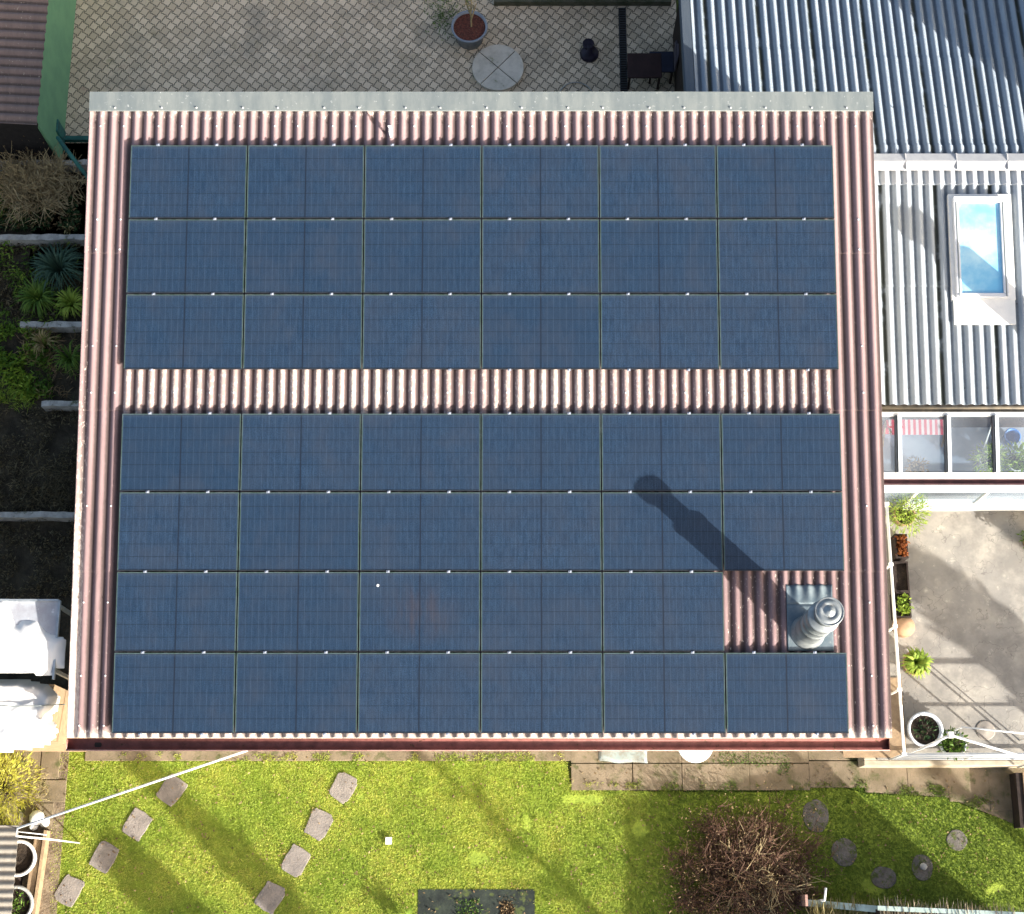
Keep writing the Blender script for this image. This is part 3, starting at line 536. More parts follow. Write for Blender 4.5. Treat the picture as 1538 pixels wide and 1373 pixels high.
def place_panel(x, s, label, brown_patch=False, first=[True], bottom=False, topclamp=True):
    y = s * ct_; o = bpy.data.objects.new('solar_panel', None); COL.objects.link(o); o.location = (x, y, rz(y, HB)); o.rotation_euler = (ang, 0, 0); tag(o, label, 'solar panel', 'solar panels on the brown corrugated roof')
    def put(src, loc):
        c = src if first[0] and loc is None else src.copy()
        if c is not src: COL.objects.link(c)
        c.parent = o; c.location = loc or (0, 0, 0); return c
    put(fm, None); gg = put(gm, None); first[0] = False
    if brown_patch:
        d = gm.data.copy(); d.materials.clear(); d.materials.append(M['dustyglass']); gg.data = d; gg['label'] = 'blue cell surface with a brownish stain'
    for cx in (-.47, .42): put(cm, (cx, PH / 2 + .007, 0))
    if bottom:
        for cx in (-.47, .42): put(cm, (cx, -PH / 2 - .012, 0))
    return o
colx = []
px_top = atroof(198, 217, HB + TH).x; px_right = atroof(1251, 217, HB + TH).x; px_b0 = atroof(167, 1100, HB + TH).x; px_b1 = atroof(1274, 1100, HB + TH).x
XA, XB = (px_top + px_b0) / 2, (px_right + px_b1) / 2; print('panels', px_top, px_b0, px_right, px_b1, (XB - XA) / 6)
pit = (XB - XA + .02) / 6; PWs = (pit - .02) / PW
ord_ = ['first', 'second', 'third', 'fourth', 'fifth', 'sixth']
def srow(a): return atroof(726, a, HB + TH).y / ct_
up = [srow(217), srow(555)]; lo = [srow(620), srow(1102)]
print('row pitch', (up[0] - up[1]) / 3, (lo[0] - lo[1]) / 4)
allp = []
for arr, (a, z_), nr, nm in (('upper', up, 3, ['top', 'middle', 'bottom']), ('lower', lo, 4, ['top', 'second', 'third', 'bottom'])):
    hp = (a - z_) / nr
    for r in range(nr):
        for c in range(6):
            if arr == 'lower' and r == 2 and c == 5: continue
            l = 'dark blue solar panel, %s from the left in the %s row of the %s array' % (ord_[c], nm[r], arr)
            brown_patch = arr == 'lower' and r == 2 and c == 2
            if brown_patch: l = 'solar panel with a brownish stain and a white speck, in the lower array'
            if arr == 'lower' and r == 3 and c == 5: l = 'solar panel at the lower right corner of the array, just below the flue'
            if arr == 'lower' and r == 1 and c == 5: l = 'solar panel directly above the flue, its lower left corner in the flue shadow'
            if arr == 'lower' and r == 1 and c == 4: l = 'solar panel crossed by the flue shadow, left of the panel above the flue'
            if arr == 'lower' and r == 0 and c == 4: l = 'solar panel with the tip of the flue shadow, lower array, top row'
            o = place_panel(XA + pit * (c + .5) - .01, a - hp * (r + .5), l, brown_patch, bottom=(r == nr - 1)); o.scale = (PWs, (hp - .02) / PH, 1)
            allp.append(o)
            if brown_patch:
                d = MB(); d.smooth = True; d.lathe((-.62, .38, TH - .003), [(.022, 0), (.02, .006), (.008, .010)], 10); q = d.build('bird_dropping', M['screw']); q.parent = o
bpy.data.objects.remove(cm)
# ================================================================== NEIGHBOUR HOUSE
mat_ridge = corr_mat('pale_ridge_skirt', (.48, .5, .52), (.4, .42, .45), (.2, .24, .28), (.6, .6, .58), -.05)
NH = empty('neighbouring_house', (8, 4, 0), 'low house with grey corrugated gable roof and skylight, right of the solar roof', 'house')
ZR = 2.78; yr = at(1420, 244, ZR).y; ye = at(1420, 606, 2.27).y; NS = math.tan(R(8.0))
ZE = ZR - NS * (yr - ye); print('neighbour', yr, ye, ZE)
xw = at(1040, 60, 2.45).x; xv = at(1026, 60, 2.45).x; xE = 9.6; yN = at(1200, -60, 2.3).y
zs = lambda x, y: ZR - NS * (yr - y); zn = lambda x, y: ZR - NS * (y - yr)
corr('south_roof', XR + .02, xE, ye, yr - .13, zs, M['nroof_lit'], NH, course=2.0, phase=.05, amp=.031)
corr('north_roof', xw, xE, max(yr + .12, 0), yN, lambda x, y: zn(x, y), M['nroof'], NH, course=2.4, phase=.12) if False else None
# north slope in two parts: the western part starts behind the tall building
def nz(x, y): return zn(x, y)
def north(nm, x0, x1, y0, y1, ph, crs=1.75, up=0.0):
    # courses must overlap downhill (towards +y): mirror the y axis
    V = []; o = corr(nm, x0, x1, -y1, -y0, lambda x, y: zn(x, -y) + up, M['nroof'], NH, course=crs, phase=ph, amp=.031); me = o.data
    co = np.zeros(len(me.vertices) * 3, np.float32); me.vertices.foreach_get('co', co); co = co.reshape(-1, 3); co[:, 1] *= -1; me.vertices.foreach_set('co', co.ravel()); me.flip_normals(); me.update(); return o
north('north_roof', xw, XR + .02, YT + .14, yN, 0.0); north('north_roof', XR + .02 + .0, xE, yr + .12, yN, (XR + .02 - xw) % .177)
north('ridge_skirt', XR + .02, xE, yr + .14, yr + .34, (XR + .02 - xw) % .177, 5, .018)
corr('ridge_skirt', XR + .02, xE, yr - .36, yr - .13, lambda x, y: zs(x, y) + .018, mat_ridge, NH, course=5, phase=.05, amp=.031)
b = MB(); b.beam((xv + .07, YT + .12, nz(0, YT + .12) + .02), (xv + .07, yN, nz(0, yN) + .02), .15, .03); b.beam((xv - .01, YT + .12, nz(0, YT + .12) - .06), (xv - .01, yN, nz(0, yN) - .06), .02, .16); b.build('verge_board', M['nroof'], NH)
b = MB(); xs_ = XR + .02; i = 0                                          # ridge caps of angled sheets
while xs_ < xE:
    x2 = min(xs_ + .82, xE); k = .004 * (i % 2); y0, y1 = yr - .15, yr + .15
    b.add([(xs_, y0, ZR + .012 + k), (x2 + .03, y0, ZR + .012 + k), (x2 + .03, yr, ZR + .05 + k), (xs_, yr, ZR + .05 + k), (x2 + .03, y1, ZR + .012 + k), (xs_, y1, ZR + .012 + k)], [(0, 1, 2, 3), (3, 2, 4, 5)])
    for yy in (y0, y1):
        b.box((x2 - .01, (yr + yy) / 2, ZR + .038 + k), (.012, .13, .03))
    xs_ += .82; i += 1
o = b.build('ridge_cap', mat('pale_ridge_cement', (0.46, 0.47, 0.48), (0.4, 0.41, 0.43), 5, 0.8), NH); s_ = o.modifiers.new('t', 'SOLIDIFY'); s_.thickness = .006
screws(NH, XR + .1, xE, [ye + .25, ye + 1.6, yr - .35], zs, (3, 2), M['darkmetal'], .12, .012)
screws(NH, xw + .1, xE, [YT + .75], lambda x, y: zn(x, y), (2, 3), M['darkmetal'], .12, .012)
b = MB(); b.bb((XR + .05, ye + .15, 0), (xE, yr, ZE - .12)); b.bb((xv + .12, YT + .1, 0), (xE, yN - .05, 2.2)); b.build('wall', M['darkwood'], NH)
b = MB(); b.smooth = True; yy = ye - .045; b.tube([(XR + .03, yy, ZE - .07), (xE, yy, ZE - .07)], .045, 10); b.smooth = False; b.bb((XR + .03, yy - .065, ZE - .11), (xE, yy - .047, ZE - .04)); b.build('gutter', mat('brown_grey_gutter', (0.24, 0.2, 0.14), (0.15, 0.13, 0.1), 6, 0.5), NH)
# skylight
sk = empty('skylight', (8, 3, 0), None, None); sk.parent = NH; sk.location = (0, 0, 0)
def sz(y, h): return ZR - NS * (yr - y) + h
def onn(px, py, h):
    d = ray(px, py); k = (ZR - NS * yr + h + NS * CAM.y - CAM.z) / (d.z - NS * d.y); return CAM + d * k
A = onn(1426, 288, .12); B = onn(1530, 484, .12); sx0, sx1 = A.x, B.x; sy1, sy0 = A.y, B.y
def slab(b, x0, x1, y0, y1, h0, h1):
    b.add([(x0, y0, sz(y0, h0)), (x1, y0, sz(y0, h0)), (x1, y1, sz(y1, h0)), (x0, y1, sz(y1, h0)), (x0, y0, sz(y0, h1)), (x1, y0, sz(y0, h1)), (x1, y1, sz(y1, h1)), (x0, y1, sz(y1, h1))], [(3, 2, 1, 0), (4, 5, 6, 7), (0, 1, 5, 4), (1, 2, 6, 5), (2, 3, 7, 6), (3, 0, 4, 7)])
b = MB(); ap = onn(1470, 447, .12).y; slab(b, sx0, sx1, ap, sy1, -.08, .035); slab(b, sx0 + .02, sx1 - .01, sy0, ap, .0, .03); b.build('apron_flashing', M['white'], sk, .004)
fw = .075; f0, f1, f2, f3 = sx0 + .06, sx1 - .13, ap + .02, sy1 - .08
b = MB(); slab(b, f0, f1, f3 - .09, f3, .036, .13); slab(b, f0, f1, f2, f2 + .06, .036, .11); slab(b, f0, f0 + fw, f2 + .06, f3 - .09, .036, .12); slab(b, f1 - fw, f1, f2 + .06, f3 - .09, .036, .12); b.build('window_frame', mat('white_grey_metal', (0.68, 0.7, 0.74), (0.6, 0.63, 0.68), 6, 0.4), sk, .006)
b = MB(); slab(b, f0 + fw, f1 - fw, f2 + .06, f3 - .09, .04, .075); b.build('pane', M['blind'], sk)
b = MB(); slab(b, f0 + .03, f0 + .045, f2, f3, .12, .127); slab(b, f1 - .045, f1 - .03, f2, f3, .12, .127); b.build('frame_groove', M['zinc'], sk)
# off-picture parts of the same house that throw its shadows: a steel flue and the taller wing
tip = onn(1352, 318, 0); px_ = tip + Vector((HX, -0, 0)) * 0
hfl = 1.55; base = Vector((tip.x + HX * 3.75, tip.y + HY * 3.75, 0)); zb = sz(base.y, 0)
b = MB(); b.smooth = True; b.lathe((base.x, base.y, zb - .1), [(.26, 0), (.26, 1.4), (.19, 1.45), (.19, 1.65), (.26, 1.67), (.25, 1.8), (.05, 1.93)], 24); b.build('metal_flue', M['zinc_pale'], NH)
cn = at(1345, 0, 2.45); s_c = cn + Vector((HX, HY, 0)) * 4.6
b = MB(); b.bb((s_c.x, s_c.y, 0), (s_c.x + 4, s_c.y + 6, 5.2)); b.build('tall_wing', M['wall'], NH)
b = MB(); b.bb((s_c.x - .15, s_c.y - .15, 5.2), (s_c.x + 4.1, s_c.y + 6.1, 5.32)); b.build('wing_roof', M['nroof'], NH)
# ================================================================== CONSERVATORY
CT = 0.5                                                                # terrace level
ZG = 1.98; yg = at(1440, 728, ZG).y; ytop = ye - .13; ZT = ZG + .22
CV = empty('conservatory', (7.6, yg, CT), 'white framed glass lean-to under the grey corrugated roof, plants visible inside', 'conservatory')
cx0 = XR + .05; cx1 = 9.6
def cz(y): return ZG + (ZT - ZG) * (y - yg) / (ytop - yg)
b = MB(); b.beam((cx0, ytop - .03, cz(ytop) + .0), (cx1, ytop - .03, cz(ytop) + .0), .06, .06); b.beam((cx0, yg + .14, ZG + .015), (cx1, yg + .14, ZG + .015), .10, .04); b.build('purlin', M['white'], CV)
for px_ in (1350, 1424, 1496, 1568):
    x = at(px_, 700, 2.0).x; b = MB(); b.beam((x, yg + .18, cz(yg + .18) + .035), (x, ytop - .05, cz(ytop - .05) + .035), .055, .07); b.build('rafter', mat('rafter_white', (.72, .78, .84), (.66, .7, .76), 5, .4) if 'rw' not in M else M['rw'], CV)
for px_ in (1350, 1424, 1496, 1568):
    x = at(px_, 700, 2.0).x - .045; b = MB(); b.beam((x - .004, yg + .18, cz(yg + .18) + .03), (x - .004, ytop - .05, cz(ytop - .05) + .03), .04, .06); b.build('rafter_gasket', M['darkmetal'], CV)
xs_ = [cx0] + [at(p, 700, 2.0).x for p in (1350, 1424, 1496, 1568)] + [cx1]
for i in range(5):
    y0, y1 = yg + .20, ytop - .07; b = MB(); b.add([(xs_[i] + .03, y0, cz(y0) + .012), (xs_[i + 1] - .03, y0, cz(y0) + .012), (xs_[i + 1] - .03, y1, cz(y1) + .012), (xs_[i] + .03, y1, cz(y1) + .012)], [(0, 1, 2, 3)]); o = b.build('roof_pane', M['clear'], CV)
b = MB(); b.bb((cx0, yg + .02, ZG - .06), (cx1, yg + .085, ZG - .045)); b.bb((cx0, yg + .085, ZG - .06), (cx1, yg + .1, ZG + .01)); b.bb((cx0, yg - .0, ZG - .06), (cx1, yg + .02, ZG - .0)); b.build('gutter', mat('dark_red_gutter', (.10, .045, .05), (.06, .03, .035), 6, .6), CV)
b = MB(); b.bb((cx0, yg - .10, ZG - .10), (cx1, yg - .004, ZG - .008)); b.build('fascia', M['white'], CV)
yw = yg - .02; sill = CT + .38
b = MB(); b.bb((cx0, yw - .05, CT), (cx1, yw + .05, sill)); b.build('base_wall', mat('grey_plinth', (.30, .30, .29), (.22, .22, .21), 5, .9, .005), CV)
b = MB(); b.bb((at(1372, 745, 1.6).x, yw - .12, sill), (cx1, yw + .06, sill + .04)); b.build('sill', M['white'], CV)
for px_ in (1384, 1492):
    x = at(px_, 738, 1.9).x; b = MB(); b.bb((x - .02, yw - .03, sill + .04), (x + .02, yw + .03, ZG - .10)); b.build('mullion', M['white'], CV)
b = MB(); b.bb((cx0, yw - .006, sill + .04), (cx1, yw, ZG - .10)); b.build('front_pane', M['clear'], CV)
b = MB(); b.bb((cx0, yw + .06, CT - .2), (cx1, ytop + .3, CT)); tag(b.build('conservatory_floor', mat('pale_floor', (.30, .35, .42), (.23, .27, .34), 1.2, .6, c3=(.42, .4, .36), s3=1.1)), kind='structure')
# things inside
def potted(name, c, r, h, potm, leafm, n, lr, lh, label, cat='potted plant', ll=.12, lw=.03, soil='soil', group=None, kind='bush', thin=False):
    t = empty(name, c, label, cat, group); b = MB(); b.smooth = True
    b.lathe(c, [(r * .72, 0), (r * .98, h * .92), (r * 1.06, h * .93), (r * 1.06, h), (r * .9, h), (r * .86, h * .85)], 28); b.build('pot', potm, t)
    b = MB(); b.lathe((c[0], c[1], c[2]), [(r * .8, h * .78), (r * .87, h * .86)], 28); b.build('soil', M[soil], t)
    cc = np.array(c) + (0, 0, h * .85)
    if n:
        if kind == 'bush':
            P = rng.normal(size=(n, 3)); P /= np.linalg.norm(P, axis=1, keepdims=True); P *= rng.random((n, 1)) ** .4; P[:, 2] = np.abs(P[:, 2]); Q = cc + P * (lr, lr, lh); D = P + rng.normal(size=(n, 3)) * .5
            leaves('foliage', Q, D, rng.uniform(.6, 1.2, n) * ll, rng.uniform(.6, 1.2, n) * lw, leafm, t)
            stems('stem', twig_lines(cc, lr * .8, lh * .8, 10), .006, .003, M['bark'], t)
        else:
            fronds('foliage', cc, n, lr, lh, lw, leafm, t)
    return t
def fronds(name, c, n, rad, h, w_, m, parent, seg=6):
    V = []; Fa = []; rn = []; b = 0; c = np.array(c, float)
    for i in range(n):
        a = rng.random() * 6.283; l = rad * rng.uniform(.6, 1.1); hh = h * rng.uniform(.5, 1.2); s = np.array([-math.sin(a), math.cos(a), 0]); tw = rng.normal() * .25
        r_ = rng.random()
        for k in range(seg + 1):
            t = k / seg; p = c + np.array([math.cos(a + tw * t) * l * t, math.sin(a + tw * t) * l * t, hh * math.sin(t * 2.3) * (1 - .35 * t)]); ww = w_ * (math.sin(math.pi * min(1, .15 + t * .85)) + .05)
            V += [p - s * ww / 2 + (0, 0, .01), p + s * ww / 2 + (0, 0, .01)]; rn += [r_, r_]
        for k in range(seg): Fa.append((b + 2 * k, b + 2 * k + 1, b + 2 * k + 3, b + 2 * k + 2))
        b += 2 * (seg + 1)
    return npmesh(name, np.array(V), np.array(Fa), m, parent, np.array(rn), True)
p = at(1375, 632, CT + .5); b = MB(); b.box((p.x + .05, p.y, CT + .42), (.95, .42, .03), Matrix.Rotation(.15, 3, 'X'))
t = empty('deckchair', (p.x, p.y, CT), 'deckchair with red and pale striped cloth inside the conservatory', 'deckchair'); b.build('striped_cloth', M['stripe'], t)
b = MB(); [b.tube([(p.x + .05 + s * .5, p.y - .3, CT), (p.x + .05 + s * .5, p.y + .3, CT + .6)], .018, 6) for s in (-1, 1)]; [b.tube([(p.x + .05 + s * .47, p.y + .3, CT), (p.x + .05 + s * .47, p.y - .2, CT + .5)], .018, 6) for s in (-1, 1)]; b.build('frame', M['wood'], t)
p = at(1342, 636, CT + .3); b = MB(); b.box((p.x, p.y, CT + .2), (.26, .2, .4), None, .9); b.box((p.x, p.y, CT + .41), (.30, .24, .03)); tag(b.build('red_box', M['red'], None, .01), 'red plastic box in the left corner of the conservatory', 'box')
P_ = at(1478, 698, CT); potted('potted_plant', tuple(P_), .14, .24, M['white'], M['lf_bright'], 320, .26, .5, 'light green plant behind the second roof pane of the conservatory', ll=.13, lw=.04)
P_ = at(1520, 700, CT); potted('potted_plant', tuple(P_), .15, .24, M['white'], M['lf_bright'], 340, .28, .45, 'light green plant at the right end of the conservatory beside the blue bucket', ll=.13, lw=.04)
P_ = at(1372, 708, CT); potted('potted_plant', tuple(P_), .12, .2, M['terracotta'], M['lf_dry'], 160, .18, .25, 'brownish plant in terracotta pot by the conservatory window', ll=.09, lw=.03)
P_ = at(1334, 612, CT); potted('potted_plant', tuple(P_), .12, .3, M['white'], M['lf_bright'], 200, .2, .35, 'green plant above the red box in the conservatory corner', ll=.12, lw=.04)
P_ = at(1513, 662, CT); b = MB(); b.smooth = True; b.lathe(P_, [(.10, 0), (.13, .26), (.14, .26), (.14, .28), (.12, .28), (.09, .03)], 20); tag(b.build('blue_bucket', M['blue']), 'blue plastic bucket on the conservatory floor', 'bucket')
P_ = at(1484, 650, 1.2); b = MB(); b.smooth = True; b.tube([at(1492, 630, 1.3), at(1478, 672, .9)], .014, 6); b.tube([at(1478, 672, .9), at(1476, 684, CT)], .014, 6); tag(b.build('white_pole', M['white']), 'thin white pole leaning inside the conservatory', 'pole')
# ================================================================== TERRACE
ty0 = at(1400, 1141, CT).y; tx0 = at(1343, 900, CT).x
b = MB(); b.bb((tx0 - .45, ty0, -.1), (12, yw + .05, CT)); tag(b.build('terrace', M['terrace'], None, .01), kind='structure')
b = MB(); p = at(1297, 1127, CT - .02); b.bb((p.x, ty0 - .005, 0), (tx0 - .452, ty0 + .8, CT - .02)); b.bb((p.x, ty0 - .09, 0), (12, ty0 - .006, CT - .03)); tag(b.build('terrace_kerb', M['cream'], None, .008), kind='structure')
b = MB(); b.bb((XR - .25, ty0 + .03, CT + .003), (tx0 + .02, ty0 + 1.3, CT + .02)); tag(b.build('wood_decking', M['wood']), kind='structure')
RL = empty('terrace_railing', (tx0, ty0, CT), 'white tubular metal railing along the left and front of the concrete terrace', 'railing')
zr = CT + .9; a0 = at(1336, 757, zr); a1 = at(1353, 1128, zr); rx = (a0.x + a1.x) / 2; fy0 = at(1450, 1133, zr).y
b = MB(); b.smooth = True; b.tube([(rx, a0.y, zr), (rx, fy0, zr)], .024, 10); b.build('side_rail', M['white'], RL)
b = MB(); b.smooth = True; b.tube([(rx, fy0, zr), (11.5, fy0, zr)], .026, 10); b.tube([(rx, fy0 - .0, CT + .12), (11.5, fy0, CT + .12)], .018, 8); b.build('front_rail', M['white'], RL)
b = MB(); b.smooth = True; b.tube([(rx - .02, fy0, CT + .5), (11.5, fy0, CT + .5)], .016, 8); b.build('middle_rail', M['white'], RL)
for i, y in enumerate(np.linspace(a0.y, fy0, 5)):
    b = MB(); b.smooth = True; b.tube([(rx, y, CT), (rx, y, zr)], .018, 8); b.smooth = False; b.box((rx, y, zr + .0), (.07, .05, .05)); b.build('post', M['white'], RL)
for x in (rx + 1.15, rx + 2.3, rx + 3.45):
    b = MB(); b.smooth = True; b.tube([(x, fy0, CT), (x, fy0, zr)], .018, 8); b.build('post', M['white'], RL)
# white bent frame by the front rail
A_ = at(1380, 1126, 1.5); B_ = at(1428, 1104, 1.7); C_ = at(1560, 1144, 1.5)
t = empty('airer_frame', (B_.x, B_.y, CT), 'white bent clothes airer frame standing over the pots by the front railing', 'clothes airer')
b = MB(); b.smooth = True; b.tube([A_, B_, C_], .02, 8); b.build('bent_arm', M['white'], t)
b = MB(); b.box(B_, (.08, .09, .09)); b.build('bracket', M['white'], t)
b = MB(); b.smooth = True; b.tube([B_, (B_.x, B_.y, CT)], .016, 8); b.tube([C_, (C_.x, C_.y, CT)], .016, 8); b.tube([A_, (A_.x, A_.y, CT)], .012, 8); b.build('support', M['white'], t)
b = MB(); b.smooth = True; b.tube([at(1445, 1092, 1.35), at(1560, 1104, 1.35)], .014, 6); b.tube([at(1446, 1092, 1.35), at(1446, 1092, 1.35) - Vector((0, 0, .85))], .012, 6); b.tube([at(1558, 1104, 1.35), at(1558, 1104, 1.35) - Vector((0, 0, .85))], .012, 6); b.build('cross_bar', M['white'], t)
P_ = at(1480, 1097, CT); b = MB(); b.smooth = True; b.lathe(P_, [(.15, 0), (.155, .008), (.14, .012), (.05, .014), (.04, .02), (.02, .02)], 24); tag(b.build('parasol_base', mat('beige_stone', (.33, .3, .26), (.28, .25, .22), 8, .85)), 'round pale parasol base on the terrace near the front railing', 'parasol base')
# planters along the left rail
def trough(c, sx, sy, h, label, n1=0, lm=None):
    t = empty('planter_box', (c.x, c.y, CT), label, 'planter box'); b = MB(); w_ = .025
    for (x0, x1, y0, y1) in ((-sx / 2, sx / 2, -sy / 2, -sy / 2 + w_), (-sx / 2, sx / 2, sy / 2 - w_, sy / 2), (-sx / 2, -sx / 2 + w_, -sy / 2 + w_, sy / 2 - w_), (sx / 2 - w_, sx / 2, -sy / 2 + w_, sy / 2 - w_)): b.bb((c.x + x0, c.y + y0, CT), (c.x + x1, c.y + y1, CT + h))
    b.build('box', M['darkwood'], t); b = MB(); b.bb((c.x - sx / 2 + w_, c.y - sy / 2 + w_, CT), (c.x + sx / 2 - w_, c.y + sy / 2 - w_, CT + h * .75)); b.build('soil', M['soil'], t)
    if n1:
        Q = np.c_[rng.uniform(c.x - sx / 2 + .04, c.x + sx / 2 - .02, n1), rng.uniform(c.y - sy / 2 + .05, c.y + sy / 2 - .05, n1), rng.uniform(CT + h * .8, CT + h + .08, n1)]
        leaves('foliage', Q, rng.normal(size=(n1, 3)) + (0, 0, .4), rng.uniform(.04, .09, n1), rng.uniform(.025, .05, n1), lm, t)
    return t
trough(at(1354, 866, CT + .3), .24, .5, .3, 'dark empty planter box beside the white side railing')
trough(at(1356, 908, CT + .3), .26, .42, .3, 'dark planter box with bright green seedlings below the empty one', 190, M['lf_bright'])
trough(at(1352, 822, CT + .2), .2, .4, .3, 'planter with reddish brown plants between green bush and empty box', 260, M['lf_red'])
P_ = at(1352, 780, CT); potted('terrace_bush', tuple(P_), .17, .3, M['terracotta'], M['lf_bright'], 1100, .34, .85, 'feathery bright green bush in a pot at the corner of terrace and conservatory', 'bush', ll=.10, lw=.018)
P_ = at(1353, 944, CT); b = MB(); b.smooth = True; b.lathe(P_, [(.10, 0), (.17, .1), (.18, .2), (.12, .3), (.05, .33), (.02, .335)], 24); tag(b.build('terracotta_jar', M['terracotta']), 'closed orange terracotta jar between planter box and fern pot', 'jar')
P_ = at(1368, 1000, CT); potted('fern_pot', tuple(P_), .19, .3, M['terracotta'], M['lf_bright'], 130, .26, .28, 'bright green fern in a round pot beside the side railing', 'fern', lw=.035, kind='frond')
P_ = at(1380, 1100, CT); t = potted('large_white_pot', tuple(P_), .265, .42, mat('bluish_white_pot', (.62, .66, .70), (.52, .56, .6), 5, .4), M['lf_dark'], 90, .17, .05, 'large round white pot of dark soil with a little green, terrace corner', 'plant pot', ll=.09, lw=.03)
P_ = at(1424, 1120, CT); potted('potted_plant', tuple(P_), .2, .3, M['white'], M['lf_mid'], 420, .22, .2, 'leafy green plant in a white pot under the bent white airer frame', ll=.08, lw=.035)
P_ = at(1534, 848, CT); potted('terrace_bush', tuple(P_), .12, .2, M['darkmetal'], M['lf_dark'], 200, .2, .3, 'small dark green plant at the right edge of the terrace near the conservatory', 'bush', ll=.07, lw=.03) if False else None
P_ = at(1545, 815, CT); potted('terrace_bush', tuple(P_), .14, .25, M['terracotta'], M['lf_mid'], 300, .22, .35, 'green plant cut by the right picture edge below the conservatory', 'bush', ll=.08, lw=.03)
# things near the lower wall
P_ = at(1044, 1118, .7); t = empty('garden_table', (P_.x, P_.y, 0), 'white round garden table peeking out under the red-brown gutter', 'table')
b = MB(); b.smooth = False; b.lathe((P_.x, P_.y, .68), [(.28, 0), (.29, .015), (.28, .03)], 32); b.build('tabletop', M['white'], t); b = MB(); b.smooth = True; b.lathe((P_.x, P_.y, .03), [(.18, 0), (.03, .04), (.025, .65)], 16); b.build('pedestal', M['white'], t)
a = at(900, 1128, .05); c = at(972, 1146, .05); b = MB(); nx, ny = 12, 6; vv = []; ff = []
for j in range(ny + 1):
    for i in range(nx + 1): x = a.x + (c.x - a.x) * i / nx; y = c.y + (a.y - c.y + .3) * j / ny; vv.append((x + .03 * noise.noise(Vector((x, y * 4, 0))), y + .06 * noise.noise(Vector((x * 3, y, 2))), .05 + .02 * noise.noise(Vector((x * 6, y * 6, 0)))))
for j in range(ny):
    for i in range(nx): q = j * (nx + 1) + i; ff.append((q, q + 1, q + nx + 2, q + nx + 1))
b.smooth = True; b.add(vv, ff); o = b.build('plastic_sheet', M['film']); s_ = o.modifiers.new('t', 'SOLIDIFY'); s_.thickness = .003; tag(o, 'crumpled bluish plastic sheet on the slabs under the eave', 'plastic sheet')
# ================================================================== PATIO (north)
py0 = YT - .2
pat = [(-9.4, 5.0), (-9.4, 14), (3.2, 14), (3.2, 5.0)]
b = MB(); b.bb((at(75, 150).x - .1, py0 - 1.0, -.3), (xv + .2, 14, 0.0)); tag(b.build('patio', M['paver']), kind='structure')
b = MB(); a = at(742, 9, .0); b.bb((a.x, a.y, 0), (xv + .1, a.y + .35, .14)); tag(b.build('border_kerb', mat('mossy_kerb', (.11, .11, .08), (.06, .07, .04), 4, .9, .01)), 'dark mossy stone kerb along the top edge of the patio', 'kerb')
hx0, hx1, hyy = at(800, 0).x, xw + 1.6, at(900, -6).y  # hedge added out of view to block north sky from the patio
t = empty('tall_hedge', ((hx0 + hx1) / 2, hyy + .6, 0), 'tall dark clipped hedge beyond the top kerb of the patio', 'hedge')
b = MB(); b.bb((hx0 + .1, hyy + .25, 0), (xv - .1, hyy + 1.1, 3.0)); b.build('inner_branches', M['bark'], t)
n = 6000; leaves('foliage', np.c_[rng.uniform(hx0, xv, n), hyy + rng.choice([.1, 1.2], n) + rng.normal(size=n) * .06, rng.uniform(0, 3.1, n)], rng.normal(size=(n, 3)) + (0, -.3, .3), .12, .06, M['lf_dark'], t)
P_ = at(706, 58); t = empty('potted_shrub', tuple(P_), 'grey round tub of red mulch with a small bare-stemmed shrub on the patio', 'potted shrub')
b = MB(); b.smooth = True; b.lathe(P_, [(.24, 0), (.30, .38), (.335, .385), (.335, .42), (.30, .42), (.29, .36)], 32); b.build('pot', mat('grey_tub', (.26, .3, .35), (.2, .23, .28), 5, .5), t); b = MB(); b.lathe(P_, [(.27, .3), (.295, .375)], 32); b.build('mulch', M['mulch'], t)
cc = np.array(P_) + (.03, .02, .36); stems('stem', [[cc, cc + (.0, .05, .35), cc + (.02, .12, .7)], [cc + (0, .05, .35), cc + (-.12, .2, .7)], [cc + (0, .02, .2), cc + (.1, .1, .6)]], .02, .01, M['twig'], t)
Q = cc + rng.normal(size=(60, 3)) * (.05, .06, .1) + (0, .12, .6); leaves('foliage', Q, rng.normal(size=(60, 3)), .08, .02, M['lf_straw'], t)
n = 340; Q = np.array(at(668, 22)) + rng.normal(size=(n, 3)) * (.16, .22, .05) + (0, 0, .06); tag(leaves('weeds', Q, rng.normal(size=(n, 3)) + (0, 0, .5), rng.uniform(.04, .1, n), .02, M['lf_mid']), 'green weeds growing on the pavers left of the grey tub', 'weeds', kind='stuff')
P_ = at(748, 104); t = empty('round_slab', tuple(P_), 'pale round stone slab split into four quarters on the patio', 'stone slab')
for q in range(4):
    b = MB(); a0_ = math.pi / 4 + q * math.pi / 2 + R(2); cs = Vector((math.cos(a0_ + math.pi / 4), math.sin(a0_ + math.pi / 4))) * .009; pts = [(P_.x + cs.x, P_.y + cs.y)] + [(P_.x + cs.x + math.cos(a0_ + k * math.pi / 2 / 12) * .465, P_.y + cs.y + math.sin(a0_ + k * math.pi / 2 / 12) * .465) for k in range(13)]; b.prism(pts, 0, .07); b.build('quarter_slab', mat('whitish_stone', (.62, .58, .50), (.5, .47, .4), 6, .85, .004, c3=(.28, .29, .2), s3=6) if q == 0 else bpy.data.materials['whitish_stone'], t, .006)
b = MB(); b.lathe((P_.x, P_.y, 0), [(.45, 0), (.45, .055)], 32); b.build('core', M['soil'], t)
